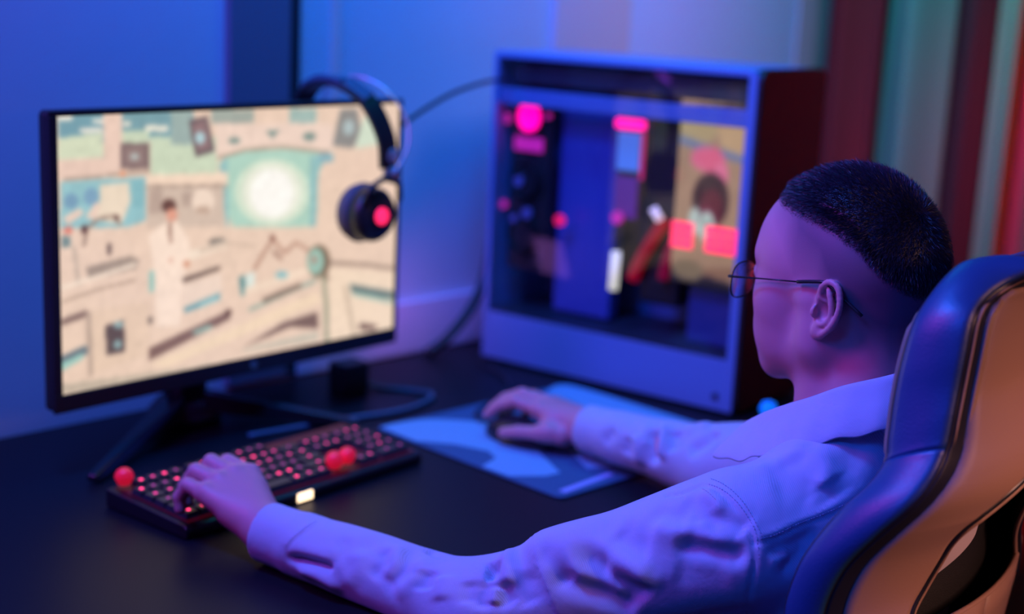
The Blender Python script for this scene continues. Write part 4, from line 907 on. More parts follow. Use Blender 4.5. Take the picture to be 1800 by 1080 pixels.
m = MB(); m.tube([(0.1075, 0.012, -0.014), (0.1085, 0, -0.0115), (0.1075, -0.012, -0.014)], 0.0009, 8); m.build('bridge', METAL, gl, True)
# folds of the cloth: points on the shirt (from eye level), width, height
FOLDS = [
    ([(0.0299, 1.3542, -0.5674), (0.028, 1.341, -0.5864), (0.0344, 1.3339, -0.6013)], 0.012, -0.004),
    ([(0.0409, 1.362, -0.5547), (0.0608, 1.3389, -0.5594), (0.0725, 1.3265, -0.5717)], 0.01, -0.004),
    ([(-0.1231, 1.4565, -0.5919), (-0.1256, 1.4346, -0.6027), (-0.138, 1.4293, -0.6206)], 0.009, -0.004),
    ([(-0.1683, 1.4821, -0.5911), (-0.1727, 1.4605, -0.6059), (-0.1881, 1.4615, -0.6237)], 0.009, -0.003),
    ([(-0.1483, 1.461, -0.595), (-0.1531, 1.4423, -0.6138), (-0.1706, 1.4491, -0.6374)], 0.01, 0.0035),
    ([(-0.1114, 1.4631, -0.5906), (-0.1112, 1.4291, -0.5996), (-0.124, 1.4219, -0.6167)], 0.009, 0.004),
    ([(0.1124, 1.3411, -0.5184), (0.1284, 1.3236, -0.5226), (0.1498, 1.3115, -0.5226)], 0.012, -0.004),
    ([(0.1451, 1.3429, -0.4965), (0.1657, 1.3227, -0.4967), (0.1839, 1.3138, -0.4924)], 0.01, -0.003),
    ([(0.1499, 1.3282, -0.5026), (0.1682, 1.3154, -0.5026), (0.189, 1.3037, -0.5028)], 0.008, 0.003),
    ([(0.102, 1.3215, -0.55), (0.1237, 1.3137, -0.5456), (0.1509, 1.3037, -0.5489)], 0.01, 0.004),
    ([(0.1665, 1.3009, -0.538), (0.1934, 1.2937, -0.5395), (0.2248, 1.2855, -0.5344)], 0.014, -0.003),
    ([(-0.0098, 1.3621, -0.5852), (-0.0147, 1.351, -0.5991), (-0.0151, 1.3442, -0.6116)], 0.009, -0.005),
    ([(-0.0037, 1.3557, -0.5882), (-0.0056, 1.3448, -0.6052)], 0.007, 0.005),
    ([(-0.0038, 1.3814, -0.573), (-0.0079, 1.37, -0.5791), (-0.0149, 1.3709, -0.5817)], 0.007, -0.01),
    ([(0.0052, 1.3572, -0.5817), (0.0077, 1.3465, -0.5941), (0.0145, 1.3399, -0.6044)], 0.008, -0.006),
    ([(0.0121, 1.4019, -0.5662), (0.0087, 1.365, -0.573), (0.0138, 1.3463, -0.5894)], 0.009, 0.006),
    ([(0.0687, 1.3502, -0.5424), (0.092, 1.3296, -0.5449), (0.1148, 1.3147, -0.5542), (0.1385, 1.3064, -0.5679), (0.1472, 1.3056, -0.5743)], 0.012, -0.008),
    ([(0.0797, 1.3492, -0.5353), (0.1125, 1.3226, -0.5379), (0.1402, 1.3066, -0.5507), (0.1575, 1.3026, -0.5659)], 0.012, 0.006),
    ([(0.047, 1.342, -0.5675), (0.0696, 1.3287, -0.5691), (0.1004, 1.3162, -0.5742), (0.1242, 1.3108, -0.5838), (0.1402, 1.3103, -0.5893)], 0.01, -0.008),
    ([(0.0636, 1.3376, -0.5587), (0.1025, 1.3174, -0.5614), (0.1308, 1.3086, -0.5758)], 0.009, 0.005),
    ([(0.1656, 1.3094, -0.5133), (0.182, 1.3019, -0.5141), (0.2024, 1.2933, -0.5149), (0.2245, 1.2863, -0.5155), (0.2398, 1.2849, -0.5188)], 0.009, -0.008),
    ([(0.1392, 1.3288, -0.5092), (0.1655, 1.3137, -0.5067), (0.1948, 1.2991, -0.5065), (0.231, 1.2875, -0.507)], 0.011, 0.005),
    ([(0.1947, 1.3041, -0.4968), (0.2091, 1.302, -0.4877), (0.228, 1.2956, -0.4889), (0.2361, 1.2927, -0.4932)], 0.01, -0.005),
    ([(0.1924, 1.3397, -0.4691), (0.2027, 1.3224, -0.4712), (0.2085, 1.3126, -0.476), (0.205, 1.3059, -0.4853)], 0.006, 0.004),
    ([(0.1771, 1.3357, -0.4803), (0.1893, 1.3174, -0.4846), (0.1926, 1.3064, -0.4949)], 0.01, -0.003),
    ([(-0.2429, 1.4994, -0.6295), (-0.2174, 1.4828, -0.6247), (-0.1944, 1.4666, -0.6221), (-0.1778, 1.4545, -0.6228)], 0.0045, -0.009),
    ([(-0.2301, 1.4922, -0.6367), (-0.1982, 1.469, -0.6353), (-0.1639, 1.4456, -0.6421)], 0.007, 0.005),
    ([(-0.2413, 1.5007, -0.6157), (-0.1994, 1.474, -0.6128), (-0.1583, 1.4448, -0.6151)], 0.01, 0.003),
    ([(-0.0786, 1.4556, -0.5925), (-0.0697, 1.4409, -0.5907), (-0.0537, 1.4269, -0.5893)], 0.006, -0.005),
    ([(-0.0734, 1.4079, -0.5965), (-0.0781, 1.3885, -0.6133)], 0.01, -0.005),
    ([(-0.0942, 1.4655, -0.5927), (-0.1005, 1.4182, -0.6023), (-0.1266, 1.42, -0.6257)], 0.011, -0.005),
    ([(-0.0815, 1.4349, -0.5908), (-0.091, 1.4073, -0.6055), (-0.1114, 1.4082, -0.6295)], 0.01, 0.004),
    ([(-0.1443, 1.4804, -0.5893), (-0.1463, 1.4454, -0.6049), (-0.1706, 1.4486, -0.6338)], 0.012, -0.003),
    ([(-0.0546, 1.3899, -0.593), (-0.0583, 1.367, -0.6147)], 0.01, 0.004),
    ([(-0.0302, 1.3699, -0.5895), (-0.0304, 1.3505, -0.609)], 0.008, -0.004),
    ([(0.0212, 1.364, -0.5658), (0.0436, 1.3636, -0.5522), (0.0742, 1.3485, -0.5396), (0.107, 1.3312, -0.531)], 0.034, 0.012, 0.35),
    ([(-0.2045, 1.5115, -0.591), (-0.2192, 1.5, -0.5994), (-0.2313, 1.497, -0.6103), (-0.238, 1.4967, -0.622)], 0.0022, -0.0014),
    ([(0.2699, 1.3546, -0.4467), (0.2892, 1.3545, -0.4409), (0.3023, 1.362, -0.4327)], 0.006, -0.002),
    ([(0.3158, 1.3403, -0.4542), (0.3286, 1.334, -0.4732)], 0.02, -0.0026),
    ([(0.3052, 1.3711, -0.4266), (0.315, 1.3452, -0.4471), (0.3097, 1.3341, -0.4623)], 0.012, 0.0035),
    ([(0.2324, 1.3458, -0.4527), (0.2793, 1.3631, -0.4401), (0.3052, 1.3711, -0.4266)], 0.009, 0.003),
    ([(0.2587, 1.3322, -0.4572), (0.2872, 1.3359, -0.4571), (0.3097, 1.3332, -0.4638)], 0.02, -0.003),
    ([(0.2505, 1.2869, -0.5133), (0.2855, 1.3018, -0.5077), (0.3131, 1.3196, -0.4998)], 0.008, -0.005),
    ([(0.2666, 1.2904, -0.5343), (0.2864, 1.2996, -0.5225), (0.3013, 1.3107, -0.5116)], 0.008, -0.005),
    ([(0.2539, 1.2864, -0.5216), (0.2827, 1.2985, -0.5146)], 0.007, 0.003),
    ([(0.3336, 1.3456, -0.4522), (0.3463, 1.3606, -0.433), (0.3531, 1.3721, -0.4185)], 0.012, -0.003),
    ([(0.1634, 1.3552, -0.4827), (0.1747, 1.3467, -0.4778), (0.188, 1.3446, -0.4705), (0.1944, 1.3438, -0.4669), (0.2007, 1.3363, -0.4651), (0.2118, 1.3219, -0.467), (0.2197, 1.3126, -0.4714), (0.2283, 1.3032, -0.4785), (0.2356, 1.2961, -0.487), (0.24, 1.2914, -0.4959), (0.2428, 1.2861, -0.5128), (0.2438, 1.2847, -0.5284), (0.2426, 1.2891, -0.5514), (0.2451, 1.3216, -0.5897)], 0.0022, -0.0024, 0),
    ([(0.1998, 1.3487, -0.463), (0.2148, 1.3262, -0.4632), (0.2262, 1.312, -0.4703), (0.2379, 1.2993, -0.4823), (0.246, 1.2919, -0.4958), (0.2494, 1.2869, -0.5128), (0.2499, 1.2858, -0.5332)], 0.006, 0.0018),
    ([(0.2435, 1.2887, -0.5034), (0.2619, 1.2937, -0.4992), (0.287, 1.3088, -0.4922), (0.312, 1.323, -0.487), (0.346, 1.3401, -0.4769), (0.3587, 1.3491, -0.47)], 0.0022, -0.0022, 0),
    ([(0.2422, 1.2901, -0.4994), (0.2619, 1.2956, -0.4948), (0.2871, 1.3112, -0.4878), (0.3119, 1.3249, -0.4818), (0.3459, 1.3417, -0.4721)], 0.005, 0.0016),
    ([(-0.2061, 1.5184, -0.5903), (-0.2228, 1.503, -0.5987), (-0.2349, 1.4998, -0.6096), (-0.2424, 1.4998, -0.6208)], 0.006, 0.0015),
    ([(0.1719, 1.8814, -0.5895), (0.1674, 1.883, -0.6165)], 0.009, -0.005),
    ([(0.2037, 1.8676, -0.569), (0.1993, 1.8462, -0.5882), (0.2041, 1.836, -0.6152)], 0.01, -0.01),
    ([(0.2292, 1.8416, -0.562), (0.226, 1.8101, -0.5839)], 0.01, -0.008),
    ([(0.1812, 1.8792, -0.5802), (0.1829, 1.8635, -0.5995), (0.187, 1.865, -0.6243)], 0.008, 0.008),
    ([(0.2179, 1.8673, -0.5625), (0.2114, 1.8341, -0.5805), (0.2086, 1.8274, -0.604)], 0.008, 0.008),
    ([(0.1365, 1.9144, -0.6102), (0.1529, 1.9057, -0.5875)], 0.008, -0.004),
    ([(0.2368, 1.7924, -0.5814), (0.2599, 1.7826, -0.5576), (0.2762, 1.7903, -0.5437)], 0.01, -0.008),
    ([(0.2351, 1.824, -0.5642), (0.257, 1.8239, -0.5527), (0.2699, 1.8097, -0.5461)], 0.009, 0.006),
    ([(0.1914, 1.8874, -0.57), (0.1939, 1.8504, -0.5947)], 0.007, 0.004),
]
# rows of stitches
SEAMS = [
    ('blue', [(0.202, 1.3388, -0.4636), (0.2136, 1.3248, -0.4644), (0.2226, 1.315, -0.4686), (0.2311, 1.3054, -0.4757), (0.2384, 1.2977, -0.4846), (0.2433, 1.2923, -0.4944), (0.2457, 1.2883, -0.5054), (0.247, 1.2856, -0.5187)]),
    ('blue', [(0.2049, 1.3458, -0.4606), (0.2172, 1.3281, -0.4614), (0.2275, 1.3158, -0.4669), (0.2381, 1.3029, -0.4779), (0.2455, 1.2945, -0.4905), (0.25, 1.2906, -0.5003)]),
    ('blue', [(0.2472, 1.2905, -0.4993), (0.2619, 1.295, -0.4962), (0.2871, 1.3103, -0.4893), (0.3119, 1.3241, -0.4839), (0.3459, 1.3412, -0.4737)]),
    ('blue', [(-0.2081, 1.5143, -0.5909), (-0.2227, 1.5023, -0.5992), (-0.2361, 1.4994, -0.6115), (-0.241, 1.499, -0.6204)]),
    ('tan', [(0.1963, 1.335, -0.4684), (0.2028, 1.3235, -0.4704), (0.2086, 1.3148, -0.4739)]),
]
# ---------------------------------------------------------------- shirt
def twill(name, color, thr=None):
    m = mat(name, color, 0.85, spec=0.25, sheen=0.15); nt = m.node_tree; b = nt.nodes['Principled BSDF']
    tc = nt.nodes.new('ShaderNodeTexCoord'); mp = nt.nodes.new('ShaderNodeMapping'); mp.inputs['Rotation'].default_value = (0.6, 0.5, 0.7)
    wv = nt.nodes.new('ShaderNodeTexWave'); wv.inputs['Scale'].default_value = 240; wv.inputs['Distortion'].default_value = 0.6
    wv2 = nt.nodes.new('ShaderNodeTexNoise'); wv2.inputs['Scale'].default_value = 700; wv2.inputs['Detail'].default_value = 2
    nz = nt.nodes.new('ShaderNodeTexNoise'); nz.inputs['Scale'].default_value = 22; nz.inputs['Detail'].default_value = 5
    ad = nt.nodes.new('ShaderNodeMath'); ad.operation = 'ADD'
    bp = nt.nodes.new('ShaderNodeBump'); bp.inputs['Strength'].default_value = 0.16; bp.inputs['Distance'].default_value = 0.0007
    bp2 = nt.nodes.new('ShaderNodeBump'); bp2.inputs['Strength'].default_value = 0.45; bp2.inputs['Distance'].default_value = 0.006
    nt.links.new(tc.outputs['Object'], mp.inputs[0]); nt.links.new(mp.outputs[0], wv.inputs[0]); nt.links.new(tc.outputs['Object'], wv2.inputs[0]); nt.links.new(tc.outputs['Object'], nz.inputs[0])
    nt.links.new(wv.outputs['Fac'], ad.inputs[0]); nt.links.new(wv2.outputs[0], ad.inputs[1]); nt.links.new(ad.outputs[0], bp.inputs['Height'])
    nt.links.new(nz.outputs[0], bp2.inputs['Height']); nt.links.new(bp2.outputs[0], bp.inputs['Normal']); nt.links.new(bp.outputs[0], b.inputs['Normal'])
    mx = nt.nodes.new('ShaderNodeMix'); mx.data_type = 'RGBA'; mx.inputs[6].default_value = tuple(c*0.90 for c in color)+(1,); mx.inputs[7].default_value = tuple(min(1, c*1.06) for c in color)+(1,)
    nt.links.new(wv.outputs['Fac'], mx.inputs[0]); nt.links.new(mx.outputs[2], b.inputs['Base Color'])
    return m
DENIM = twill('pale_denim', (0.42, 0.52, 0.62))
TROUSER = mat('dark_trousers', (0.02, 0.02, 0.03), 0.9, bump=0.3)
def sleeve_f(P, s, e, w):
    ax = (w-e)/np.linalg.norm(w-e)
    d = smin(cone(P, s, e, 0.070, 0.055), cone(P, e, w-ax*0.055, 0.052, 0.0375), 0.025)
    d = smin(d, cone(P, w-ax*0.062, w+ax*0.004, 0.0360, 0.0352), 0.006)
    t = (P-w)@ax
    d = smax(d, t-0.004, 0.002)
    d = smax(d, -smax(cone(P, w-ax*0.04, w+ax*0.03, 0.0298, 0.0298), -(t+0.018), 0.003), 0.002)      # open cuff
    return d
def shirt_f(P):
    d = ell(P, T(-0.005, 0, -0.26), (0.118, 0.172, 0.22), BR)
    d = smin(d, ell(P, T(-0.025, 0, -0.135), (0.085, 0.150, 0.105), BR), 0.05)
    d = smin(d, ell(P, T(0.0, 0, -0.47), (0.125, 0.165, 0.20), BR), 0.06)
    for s in (1, -1):
        d = smin(d, cone(P, T(-0.030, 0.052*s, -0.030), T(0.015, 0.155*s, -0.105), 0.050, 0.060), 0.04)
    d = smin(d, sleeve_f(P, SL, EL, WL), 0.022)
    d = smin(d, sleeve_f(P, SR, ER, WR), 0.022)
    d = smax(d, -(P[:, 2]-(NK[2]-0.60)), 0.01)
    d = smax(d, -smin(cone(P, T(-0.014, 0, -0.06), T(-0.008, 0, 0.10), 0.062, 0.068), cone(P, T(0.0, 0, -0.06), T(0.06, 0, 0.06), 0.045, 0.06), 0.01), 0.006)   # neck hole
    return d
def over_desk(P):        # true where the desk top lies underneath
    return ((P[:, 0]-DX0)*DN[0]+(P[:, 1]-DY0)*DN[1]) < DDEPTH
def shirt_all(P):
    d = shirt_f(P); near = np.abs(d) < 0.03
    if near.any():
        Q = P[near]
        w = sinnoise(Q, 32, 3)*0.0020+sinnoise(Q, 80, 5)*0.0005
        cuff = np.minimum(np.linalg.norm(Q-WL, axis=1), np.linalg.norm(Q-WR, axis=1))
        d[near] -= w*np.clip((cuff-0.06)/0.05, 0, 1)
    m = over_desk(P)
    if m.any(): d[m] = smax(d[m], (DESK+0.002)-P[m][:, 2], 0.004)
    return d
sv, sf = mesh_sdf(shirt_all, (-0.36, 1.12, NK[2]-0.62), (0.66, 2.10, NK[2]+0.08), 0.0030)
sn = vnormals(sv, sf)
def stroke(pts, w, a, ends=0.25):
    """press (a<0) or raise (a>0) the cloth along a line"""
    global sv
    pts = [np.array(p, float)+np.array([0, 0, EYE]) for p in pts]
    C = np.array(catmull(pts, 6)); n = len(C)
    lo_, hi_ = C.min(0)-3*w, C.max(0)+3*w
    idx = np.where(((sv > lo_) & (sv < hi_)).all(1))[0]
    if not len(idx): return
    D = np.full(len(idx), 9.0); Tt = np.zeros(len(idx))
    for i in range(n-1):
        ab = C[i+1]-C[i]; t = np.clip(((sv[idx]-C[i])@ab)/(ab@ab+1e-12), 0, 1)
        d = np.linalg.norm(sv[idx]-C[i]-t[:, None]*ab, axis=1); k = d < D; D[k] = d[k]; Tt[k] = (i+t[k])/(n-1)
    tp = np.clip(np.minimum(Tt, 1-Tt)/ends, 0, 1) if ends else 1.0
    tp = tp*tp*(3-2*tp) if ends else 1.0
    sv[idx] += sn[idx]*(a*np.exp(-(D/w)**2)*tp)[:, None]
for st in FOLDS: stroke(st[0], st[1]*1.15, st[2]*(1.2 if abs(st[2]) > 0.003 else 1.0), *st[3:])
shirt = mesh_obj('denim_shirt', sv, sf, DENIM, person, smooth=True)

# collar: a folded band round the neck
CT = [(-0.088, 0, 0.070), (-0.082, 0.035, 0.070), (-0.062, 0.058, 0.062), (-0.030, 0.073, 0.049), (0.002, 0.076, 0.031), (0.034, 0.070, 0.014), (0.066, 0.052, -0.005), (0.098, 0.030, -0.028)]
CB_ = [(-0.104, 0, 0.022), (-0.098, 0.050, 0.021), (-0.076, 0.085, 0.012), (-0.036, 0.105, -0.002), (0.000, 0.112, -0.018), (0.036, 0.106, -0.034), (0.076, 0.086, -0.055), (0.128, 0.052, -0.070)]
CI = [(-0.084, 0, 0.000), (-0.078, 0.030, 0.000), (-0.060, 0.052, -0.006), (-0.030, 0.067, -0.016), (0.002, 0.070, -0.028), (0.032, 0.064, -0.040), (0.060, 0.048, -0.052), (0.082, 0.028, -0.068)]
ct, cbm, ci = catmull(CT, 8), catmull(CB_, 8), catmull(CI, 8)
m = MB()
for sg in (1, -1):
    vs = []; n = len(ct)
    for i in range(n):
        a, b, c = [T(p[0], sg*p[1], p[2]) for p in (ci[i], ct[i], cbm[i])]
        out = (c-b); out[2] = 0; out /= np.linalg.norm(out)+1e-9
        row = [a, a*0.5+b*0.5, b-Z3*0.004, b+out*0.002+Z3*0.0008, b+out*0.0055-Z3*0.003]
        for u in (0.25, 0.5, 0.75, 1.0):
            p = b+(c-b)*u+out*0.004*math.sin(math.pi*u)+Z3*0.0016*math.sin(i*0.9)*u; row.append(p)
        vs += row
    K = 9; fs = [(i*K+k, i*K+k+1, (i+1)*K+k+1, (i+1)*K+k) for i in range(n-1) for k in range(K-1)]
    m.add(vs, fs)
col_o = m.build('collar', DENIM, shirt, True)
wm = col_o.modifiers.new('weld', 'WELD'); wm.merge_threshold = 0.0005
sd = col_o.modifiers.new('solid', 'SOLIDIFY'); sd.thickness = 0.0022; sd.offset = 0
ss = col_o.modifiers.new('sub', 'SUBSURF'); ss.levels = 1; ss.render_levels = 1
# stitching
THREAD = mat('thread_tan', (0.45, 0.42, 0.36), 0.8); THREADB = mat('thread_blue', (0.30, 0.36, 0.50), 0.8)
def stitches(name, pts, material, step=0.0034, lift=0.0008, r=0.00035, parent=None):
    pts = [np.array(p, float)+np.array([0, 0, EYE]) for p in pts]; C = catmull(pts, 8); m = MB(); acc = 0.0
    seg = [np.linalg.norm(b-a) for a, b in zip(C[:-1], C[1:])]; tot = sum(seg); cum = np.cumsum([0]+seg); CA = np.array(C)
    t = 0.0
    def at(u): return np.array([np.interp(u, cum, CA[:, k]) for k in range(3)])
    while t < tot-step:
        a, b = at(t), at(t+step*0.62); pp = []
        for p in (a, (a+b)/2, b):
            i = np.argmin(((sv-p)**2).sum(1)); nn_ = sn[i]; q_ = p+nn_*(((sv[i]-p)@nn_)+lift); pp.append(q_)
        m.tube(pp, [r*0.6, r, r*0.6], 5); t += step
    return m.build(name, material, parent or shirt, True)
for nm, st in SEAMS: stitches('stitching', st, THREAD if nm == 'tan' else THREADB)

# trousers and shoes under the desk
def trouser_f(P):
    d = smax(ell(P, T(0.0, 0, -0.53), (0.125, 0.165, 0.11), BR), P[:, 2]-(NK[2]-0.50), 0.01)
    for s in (1, -1):
        hip = T(0.02, 0.09*s, -0.53); kn = T(0.46, 0.13*s, -0.50); ft = T(0.50, 0.13*s, -0.90)
        d = smin(d, cone(P, hip, kn, 0.092, 0.066), 0.04); d = smin(d, cone(P, kn, ft, 0.064, 0.052), 0.02)
    return d-sinnoise(P, 35, 9)*0.002
v_, f_ = mesh_sdf(trouser_f, (-0.35, 1.2, NK[2]-0.99), (0.75, 2.2, NK[2]-0.42), 0.008); mesh_obj('trousers', v_, f_, TROUSER, person, True)
SHOE = mat('shoe_black', (0.02, 0.02, 0.02), 0.5)
for s in (1, -1):
    fc = T(0.50, 0.13*s, -0.93)
    def shoe_f(P, fc=fc): return smax(smin(cone(P, fc-F3*0.02, fc+F3*0.16-Z3*0.018, 0.046, 0.038), cone(P, fc, fc+Z3*0.05, 0.048, 0.050), 0.02), 0.004-P[:, 2], 0.004)
    v_, f_ = mesh_sdf(shoe_f, fc-0.28, fc+0.28, 0.006); mesh_obj('shoe', v_, f_, SHOE, person, True)
# ================================================================ gaming chair
CN = NK.copy()
def Cc(f, l, z): return np.array([CN[0], CN[1], 0])+f*F3+l*L3+np.array([0, 0, z+EYE])
LEATH = mat('black_leather', (0.012, 0.055, 0.15), 0.40, bump=0.30, bscale=450, spec=0.6)
TAN = mat('tan_leather', (0.42, 0.24, 0.17), 0.55, bump=0.25, bscale=700)
PIPE = mat('black_piping', (0.02, 0.02, 0.024), 0.3)
MESHM = mat('black_mesh', (0.012, 0.012, 0.013), 0.6, bump=0.8, bscale=900)
# half outline (lateral, height) and forward position of the front and the rear edge
PF = [(0.0, -0.236, -0.165), (0.04, -0.233, -0.165), (0.08, -0.2255, -0.1645), (0.1, -0.2215, -0.163), (0.12, -0.2244, -0.1544), (0.145, -0.2437, -0.1455), (0.165, -0.2739, -0.1371), (0.173, -0.3104, -0.1328), (0.177, -0.3419, -0.1315), (0.183, -0.378, -0.1328), (0.19, -0.4002, -0.1351), (0.205, -0.423, -0.1269), (0.222, -0.4478, -0.1099), (0.232, -0.4836, -0.0902), (0.236, -0.5104, -0.0805), (0.236, -0.5523, -0.0729),
      (0.232, -0.60, -0.078), (0.222, -0.68, -0.066), (0.215, -0.78, -0.050), (0.210, -0.88, -0.035), (0.200, -0.95, -0.020)]
PB = [(0.0, -0.234, -0.222), (0.04, -0.23, -0.222), (0.08, -0.223, -0.221), (0.1, -0.219, -0.2185), (0.12, -0.2331, -0.1974), (0.145, -0.2459, -0.1878), (0.165, -0.2596, -0.187), (0.173, -0.2891, -0.187), (0.177, -0.3196, -0.186), (0.183, -0.3444, -0.1862), (0.19, -0.3744, -0.1858), (0.205, -0.3977, -0.1833), (0.222, -0.4226, -0.1725), (0.232, -0.4532, -0.1484), (0.236, -0.4924, -0.1215), (0.236, -0.5413, -0.1068),
      (0.232, -0.59, -0.112), (0.222, -0.67, -0.105), (0.215, -0.77, -0.096), (0.210, -0.87, -0.085), (0.200, -0.94, -0.072)]
cf = catmull(PF, 5); cb = catmull(PB, 5); NP = len(cf)
def P3(t, sgn=1, inset=0.0, df=0.0):        # t = (lateral, height, forward)
    return Cc(t[2]+df, sgn*(t[0]-inset), t[1])
chair = empty('gaming_chair', Vector(Cc(0.1, 0, -EYE))); tag(chair, 'high-backed racing style office chair, black sides and tan rear shell, behind the man', 'chair')
def kid(o, p=None):
    o.parent = p or chair; o.matrix_parent_inverse = Matrix.Translation(-chair.location) if p is None else Matrix.Identity(4); return o
def full(c):     # full outline, left top to bottom then right bottom to top
    return [(t, 1) for t in c]
# side panels: a bulging band between the front and the rear edge, round the whole outline
def band(name, material, ca, cbk, bulge, k=9, sg=1, i0=0, i1=None):
    m = MB(); i1 = i1 or NP; rows = []
    for i in range(i0, i1):
        a, b = P3(ca[i], sg), P3(cbk[i], sg)
        j0, j1 = max(i-1, 0), min(i+1, NP-1)
        tg = P3(ca[j1], sg)-P3(ca[j0], sg); nrm = np.cross(b-a, tg); nrm /= np.linalg.norm(nrm)
        out = P3(ca[i], sg)-Cc(ca[i][2], 0, -0.45)
        if nrm@out < 0: nrm = -nrm
        rows.append([a+(b-a)*(u/(k-1))+nrm*bulge*(math.sin(math.pi*u/(k-1))**0.7) for u in range(k)])
    vs = [p for r in rows for p in r]; fs = []
    for i in range(len(rows)-1):
        for u in range(k-1): fs.append((i*k+u, i*k+u+1, (i+1)*k+u+1, (i+1)*k+u))
    m.add(vs, fs); o = m.build(name, material, smooth=True)
    sd = o.modifiers.new('solid', 'SOLIDIFY'); sd.thickness = 0.004; sd.offset = -1
    return kid(o)
seam_i = 50
for sg in (1, -1):
    band('side_panel', LEATH, cf, cb, 0.006, sg=sg, i0=0, i1=seam_i+1); band('side_panel', LEATH, cf, cb, 0.006, sg=sg, i0=seam_i, i1=NP)
def piping(curve, r, sg, material, df=0.0, inset=0.0, name='piping', i0=0):
    m = MB(); m.tube([P3(t, sg, inset, df) for t in curve[i0:]], r, 8); return kid(m.build(name, material, smooth=True))
for sg in (1, -1):
    piping(cf, 0.0042, sg, PIPE); piping(cb, 0.0035, sg, PIPE)
    piping(cb, 0.0022, sg, TAN, df=-0.0035, inset=0.004)
CREAM = mat('cream_trim', (0.20, 0.18, 0.13), 0.6)
for sg in (1, -1):
    m = MB(); m.tube([P3(t, sg, 0.005, 0.004) for t in cf[28:52]], [0.001]+[0.003]*2+[0.0050]*18+[0.003]*2+[0.001], 8); kid(m.build('front_trim', CREAM, smooth=True))
# front upholstery
def sheet(name, material, curve, inset, df_edge, df_mid, n=13, z_hi=None, power=2.0, mod=None, thick=0.006):
    m = MB(); vs = []; fs = []; rows = [t for t in curve if (z_hi is None or t[1] <= z_hi)]
    for t in rows:
        hw = max(t[0]-inset, 0.001)
        for k in range(n):
            u = -1+2*k/(n-1); f = t[2]+df_edge+(df_mid-df_edge)*(1-abs(u)**power)
            vs.append(Cc(f, u*hw, t[1]))
    for i in range(len(rows)-1):
        for k in range(n-1): fs.append((i*n+k, i*n+k+1, (i+1)*n+k+1, (i+1)*n+k))
    m.add(vs, fs); o = m.build(name, material, smooth=True)
    sd = o.modifiers.new('solid', 'SOLIDIFY'); sd.thickness = thick; sd.offset = 0
    return kid(o)
sheet('backrest_front', LEATH, cf, 0.0, 0.0, -0.014, power=4)

# rear shell in tan leather with an arched opening
zb_ = np.array([t[1] for t in cb])[::-1]; ub_ = np.array([t[0] for t in cb])[::-1]; fb_ = np.array([t[2] for t in cb])[::-1]
def rear_u(z): return float(np.interp(z, zb_, ub_))
def rear_f(z, l=None):
    b = 0.0 if l is None else float(np.interp(z, [-0.62, -0.55, -0.45, -0.33], [-0.045, -0.05, -0.05, 0.0]))*max(0.0, 1-(l/max(rear_u(z), 0.02))**2)
    return float(np.interp(z, zb_, fb_))+b
ARCH = [(0.000, -0.404), (0.040, -0.407), (0.070, -0.416), (0.094, -0.428), (0.111, -0.440), (0.127, -0.453), (0.131, -0.468), (0.123, -0.500), (0.128, -0.530), (0.143, -0.560), (0.150, -0.60)]
ac = catmull(ARCH, 6)
az = np.array([p[1] for p in ac])[::-1]; al = np.array([p[0] for p in ac])[::-1]
def arch_l(z): return 0.0 if z > -0.404 else float(np.interp(z, az, al))
def shell(name, material, zs, inn, gap, sg, df=-0.006, cols=10, thick=0.008):
    vs = []; fs = []
    for z in zs:
        a, b = inn(z), rear_u(z)-gap; b = max(b, a+0.001)
        for k in range(cols+1):
            l = a+(b-a)*k/cols; e = (b-l); vs.append(Cc(rear_f(z, l)+df-0.006*(1-math.exp(-e/0.02))*1.0, sg*l, z))
    for i in range(len(zs)-1):
        for k in range(cols): q_ = i*(cols+1)+k; fs.append((q_, q_+1, q_+cols+2, q_+cols+1))
    return vs, fs
def both(name, material, zs, inn, gap, **kw):
    m = MB()
    for sg in (1, -1): m.add(*shell(name, material, zs, inn, gap, sg, **kw))
    o = m.build(name, material, smooth=True); sd = o.modifiers.new('solid', 'SOLIDIFY'); sd.thickness = 0.006; sd.offset = 0
    return kid(o)
zu = list(np.linspace(-0.238, -0.403, 24))+[p[1] for p in ac[2:]]
both('rear_shell', TAN, zu, arch_l, 0.016)
both('rear_shell', TAN, list(np.linspace(-0.578, -0.94, 14)), lambda z: 0.0, 0.016)
both('rear_border', PIPE, list(np.linspace(-0.226, -0.94, 60)), lambda z: max(rear_u(z)-0.03, 0.0), 0.001, df=-0.001)
def curve_pipe(name, pts, r, material):
    m = MB(); m.tube(pts, r, 8); return kid(m.build(name, material, smooth=True))
def edge_line(gap, df, z0, z1, sg): return [Cc(rear_f(z)+df, sg*(max(rear_u(z)-gap, 0.0)), z) for z in np.linspace(z0, z1, 60)]
for sg in (1, -1):
    curve_pipe('seam_piping', edge_line(0.0165, -0.009, -0.246, -0.94, sg), 0.0018, TAN)
arch_pts = [Cc(rear_f(p[1], p[0])-0.013, p[0], p[1]) for p in ac][::-1]+[Cc(rear_f(p[1], p[0])-0.013, -p[0], p[1]) for p in ac[1:]]
curve_pipe('arch_piping', arch_pts, 0.0040, PIPE)
arch2 = [Cc(rear_f(p[1], p[0])-0.013, max(p[0]-0.006, 0), p[1]-0.006) for p in ac][::-1]+[Cc(rear_f(p[1], p[0])-0.013, -max(p[0]-0.006, 0), p[1]-0.006) for p in ac[1:]]
curve_pipe('arch_piping', arch2, 0.0025, TAN)
curve_pipe('seam_piping', [Cc(rear_f(-0.58, l)-0.012, l, -0.578) for l in np.linspace(-0.2, 0.2, 20)], 0.003, TAN)
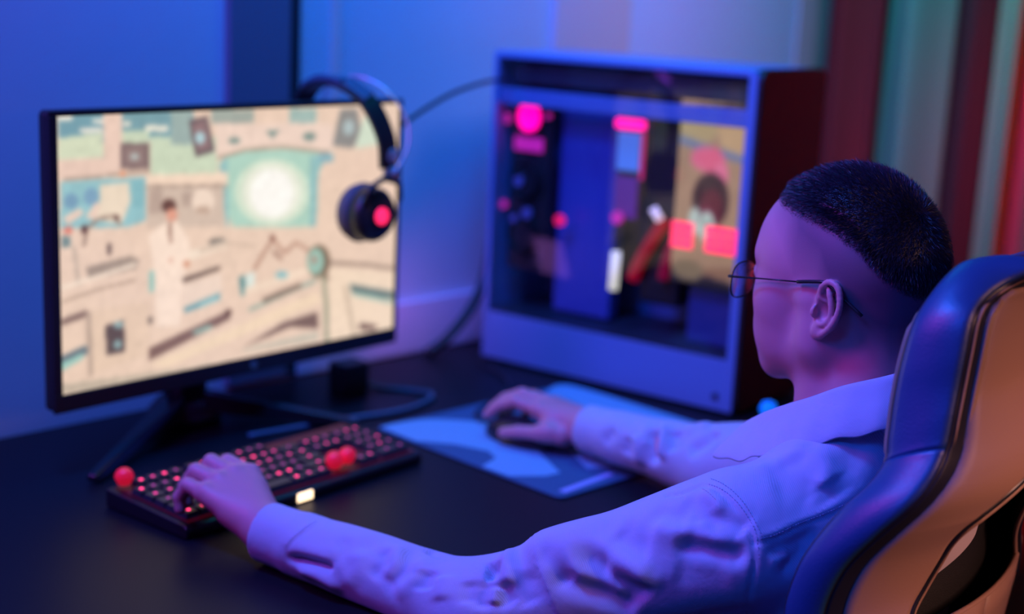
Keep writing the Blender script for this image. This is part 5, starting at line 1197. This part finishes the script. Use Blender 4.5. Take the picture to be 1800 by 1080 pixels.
# mesh lining seen in the opening
m = MB(); vs = []; fs = []
zs = np.linspace(-0.39, -0.60, 14); ls = np.linspace(-0.175, 0.175, 25)
for z in zs:
    for l in ls: vs.append(Cc(rear_f(z, l)+0.022, l, z))
for i in range(len(zs)-1):
    for k in range(len(ls)-1): fs.append((i*25+k, i*25+k+1, i*25+k+26, i*25+k+25))
m.add(vs, fs); kid(m.build('mesh_lining', MESHM, smooth=True))
SHIRTP = mat('pale_shirt_patch', (0.62, 0.52, 0.55), 0.8)  # flat stand-in for the shirt seen through the opening
m = MB(); pts = [(0.140, -0.505), (0.125, -0.478), (0.085, -0.476), (0.045, -0.482), (0.030, -0.493), (0.018, -0.512), (0.036, -0.526), (0.085, -0.538), (0.135, -0.545)]
pc = catmull(pts+[pts[0]], 4); c0 = np.mean([p[:2] for p in pts], axis=0)
vs = [Cc(rear_f(c0[1], c0[0])-0.006, c0[0]+0.012, c0[1]+0.004)]+[Cc(rear_f(p[1], p[0])-0.001, p[0]+0.012, p[1]+0.004) for p in pc]
m.add(vs, [(0, i, i+1) for i in range(1, len(pc))]); o = kid(m.build('shirt_patch', SHIRTP, smooth=True)); o['label'] = 'pale stand-in patch for the shirt showing in the rear opening'
# seat, column and base
m = MB(); m.prism([(-0.05, -0.24), (0.40, -0.25), (0.47, -0.18), (0.47, 0.18), (0.40, 0.25), (-0.05, 0.24)], 0, 0.09)
o = m.build('seat', LEATH); bevel(o, 0.03, 4)
CR = Matrix(((F3[0], L3[0], 0), (F3[1], L3[1], 0), (0, 0, 1))).to_4x4()
def cplace(o, f, l, z): mm = CR.copy(); mm.translation = Vector(Cc(f, l, z-EYE)); kid(o); o.matrix_parent_inverse = Matrix.Translation(-chair.location); o.matrix_basis = mm; return o
cplace(o, 0.0, 0, 0.36)
m = MB(); m.lathe([(0, 0.08), (0.03, 0.08), (0.03, 0.25), (0.022, 0.25), (0.022, 0.37), (0, 0.37)], seg=24); cplace(m.build('gas_column', PIPE, smooth=False), 0.16, 0, 0)
for k in range(5):
    a = k*2*math.pi/5; m = MB(); m.tube([(0, 0, 0.09), (0.16*math.cos(a), 0.16*math.sin(a), 0.085), (0.30*math.cos(a), 0.30*math.sin(a), 0.065)], [0.03, 0.026, 0.02], 10, flat=0.8)
    b_ = cplace(m.build('base_arm', PIPE, smooth=True), 0.16, 0, 0)
    m = MB(); m.lathe([(0, -0.02), (0.026, -0.02), (0.03, -0.012), (0.03, 0.012), (0.026, 0.02), (0, 0.02)], (0.30*math.cos(a), 0.03, 0.30*math.sin(a)) if False else (0, 0, 0), 20, axis='y')
    w_ = m.build('caster', PIPE); w_.parent = b_; w_.location = (0.30*math.cos(a), 0.30*math.sin(a), 0.030)
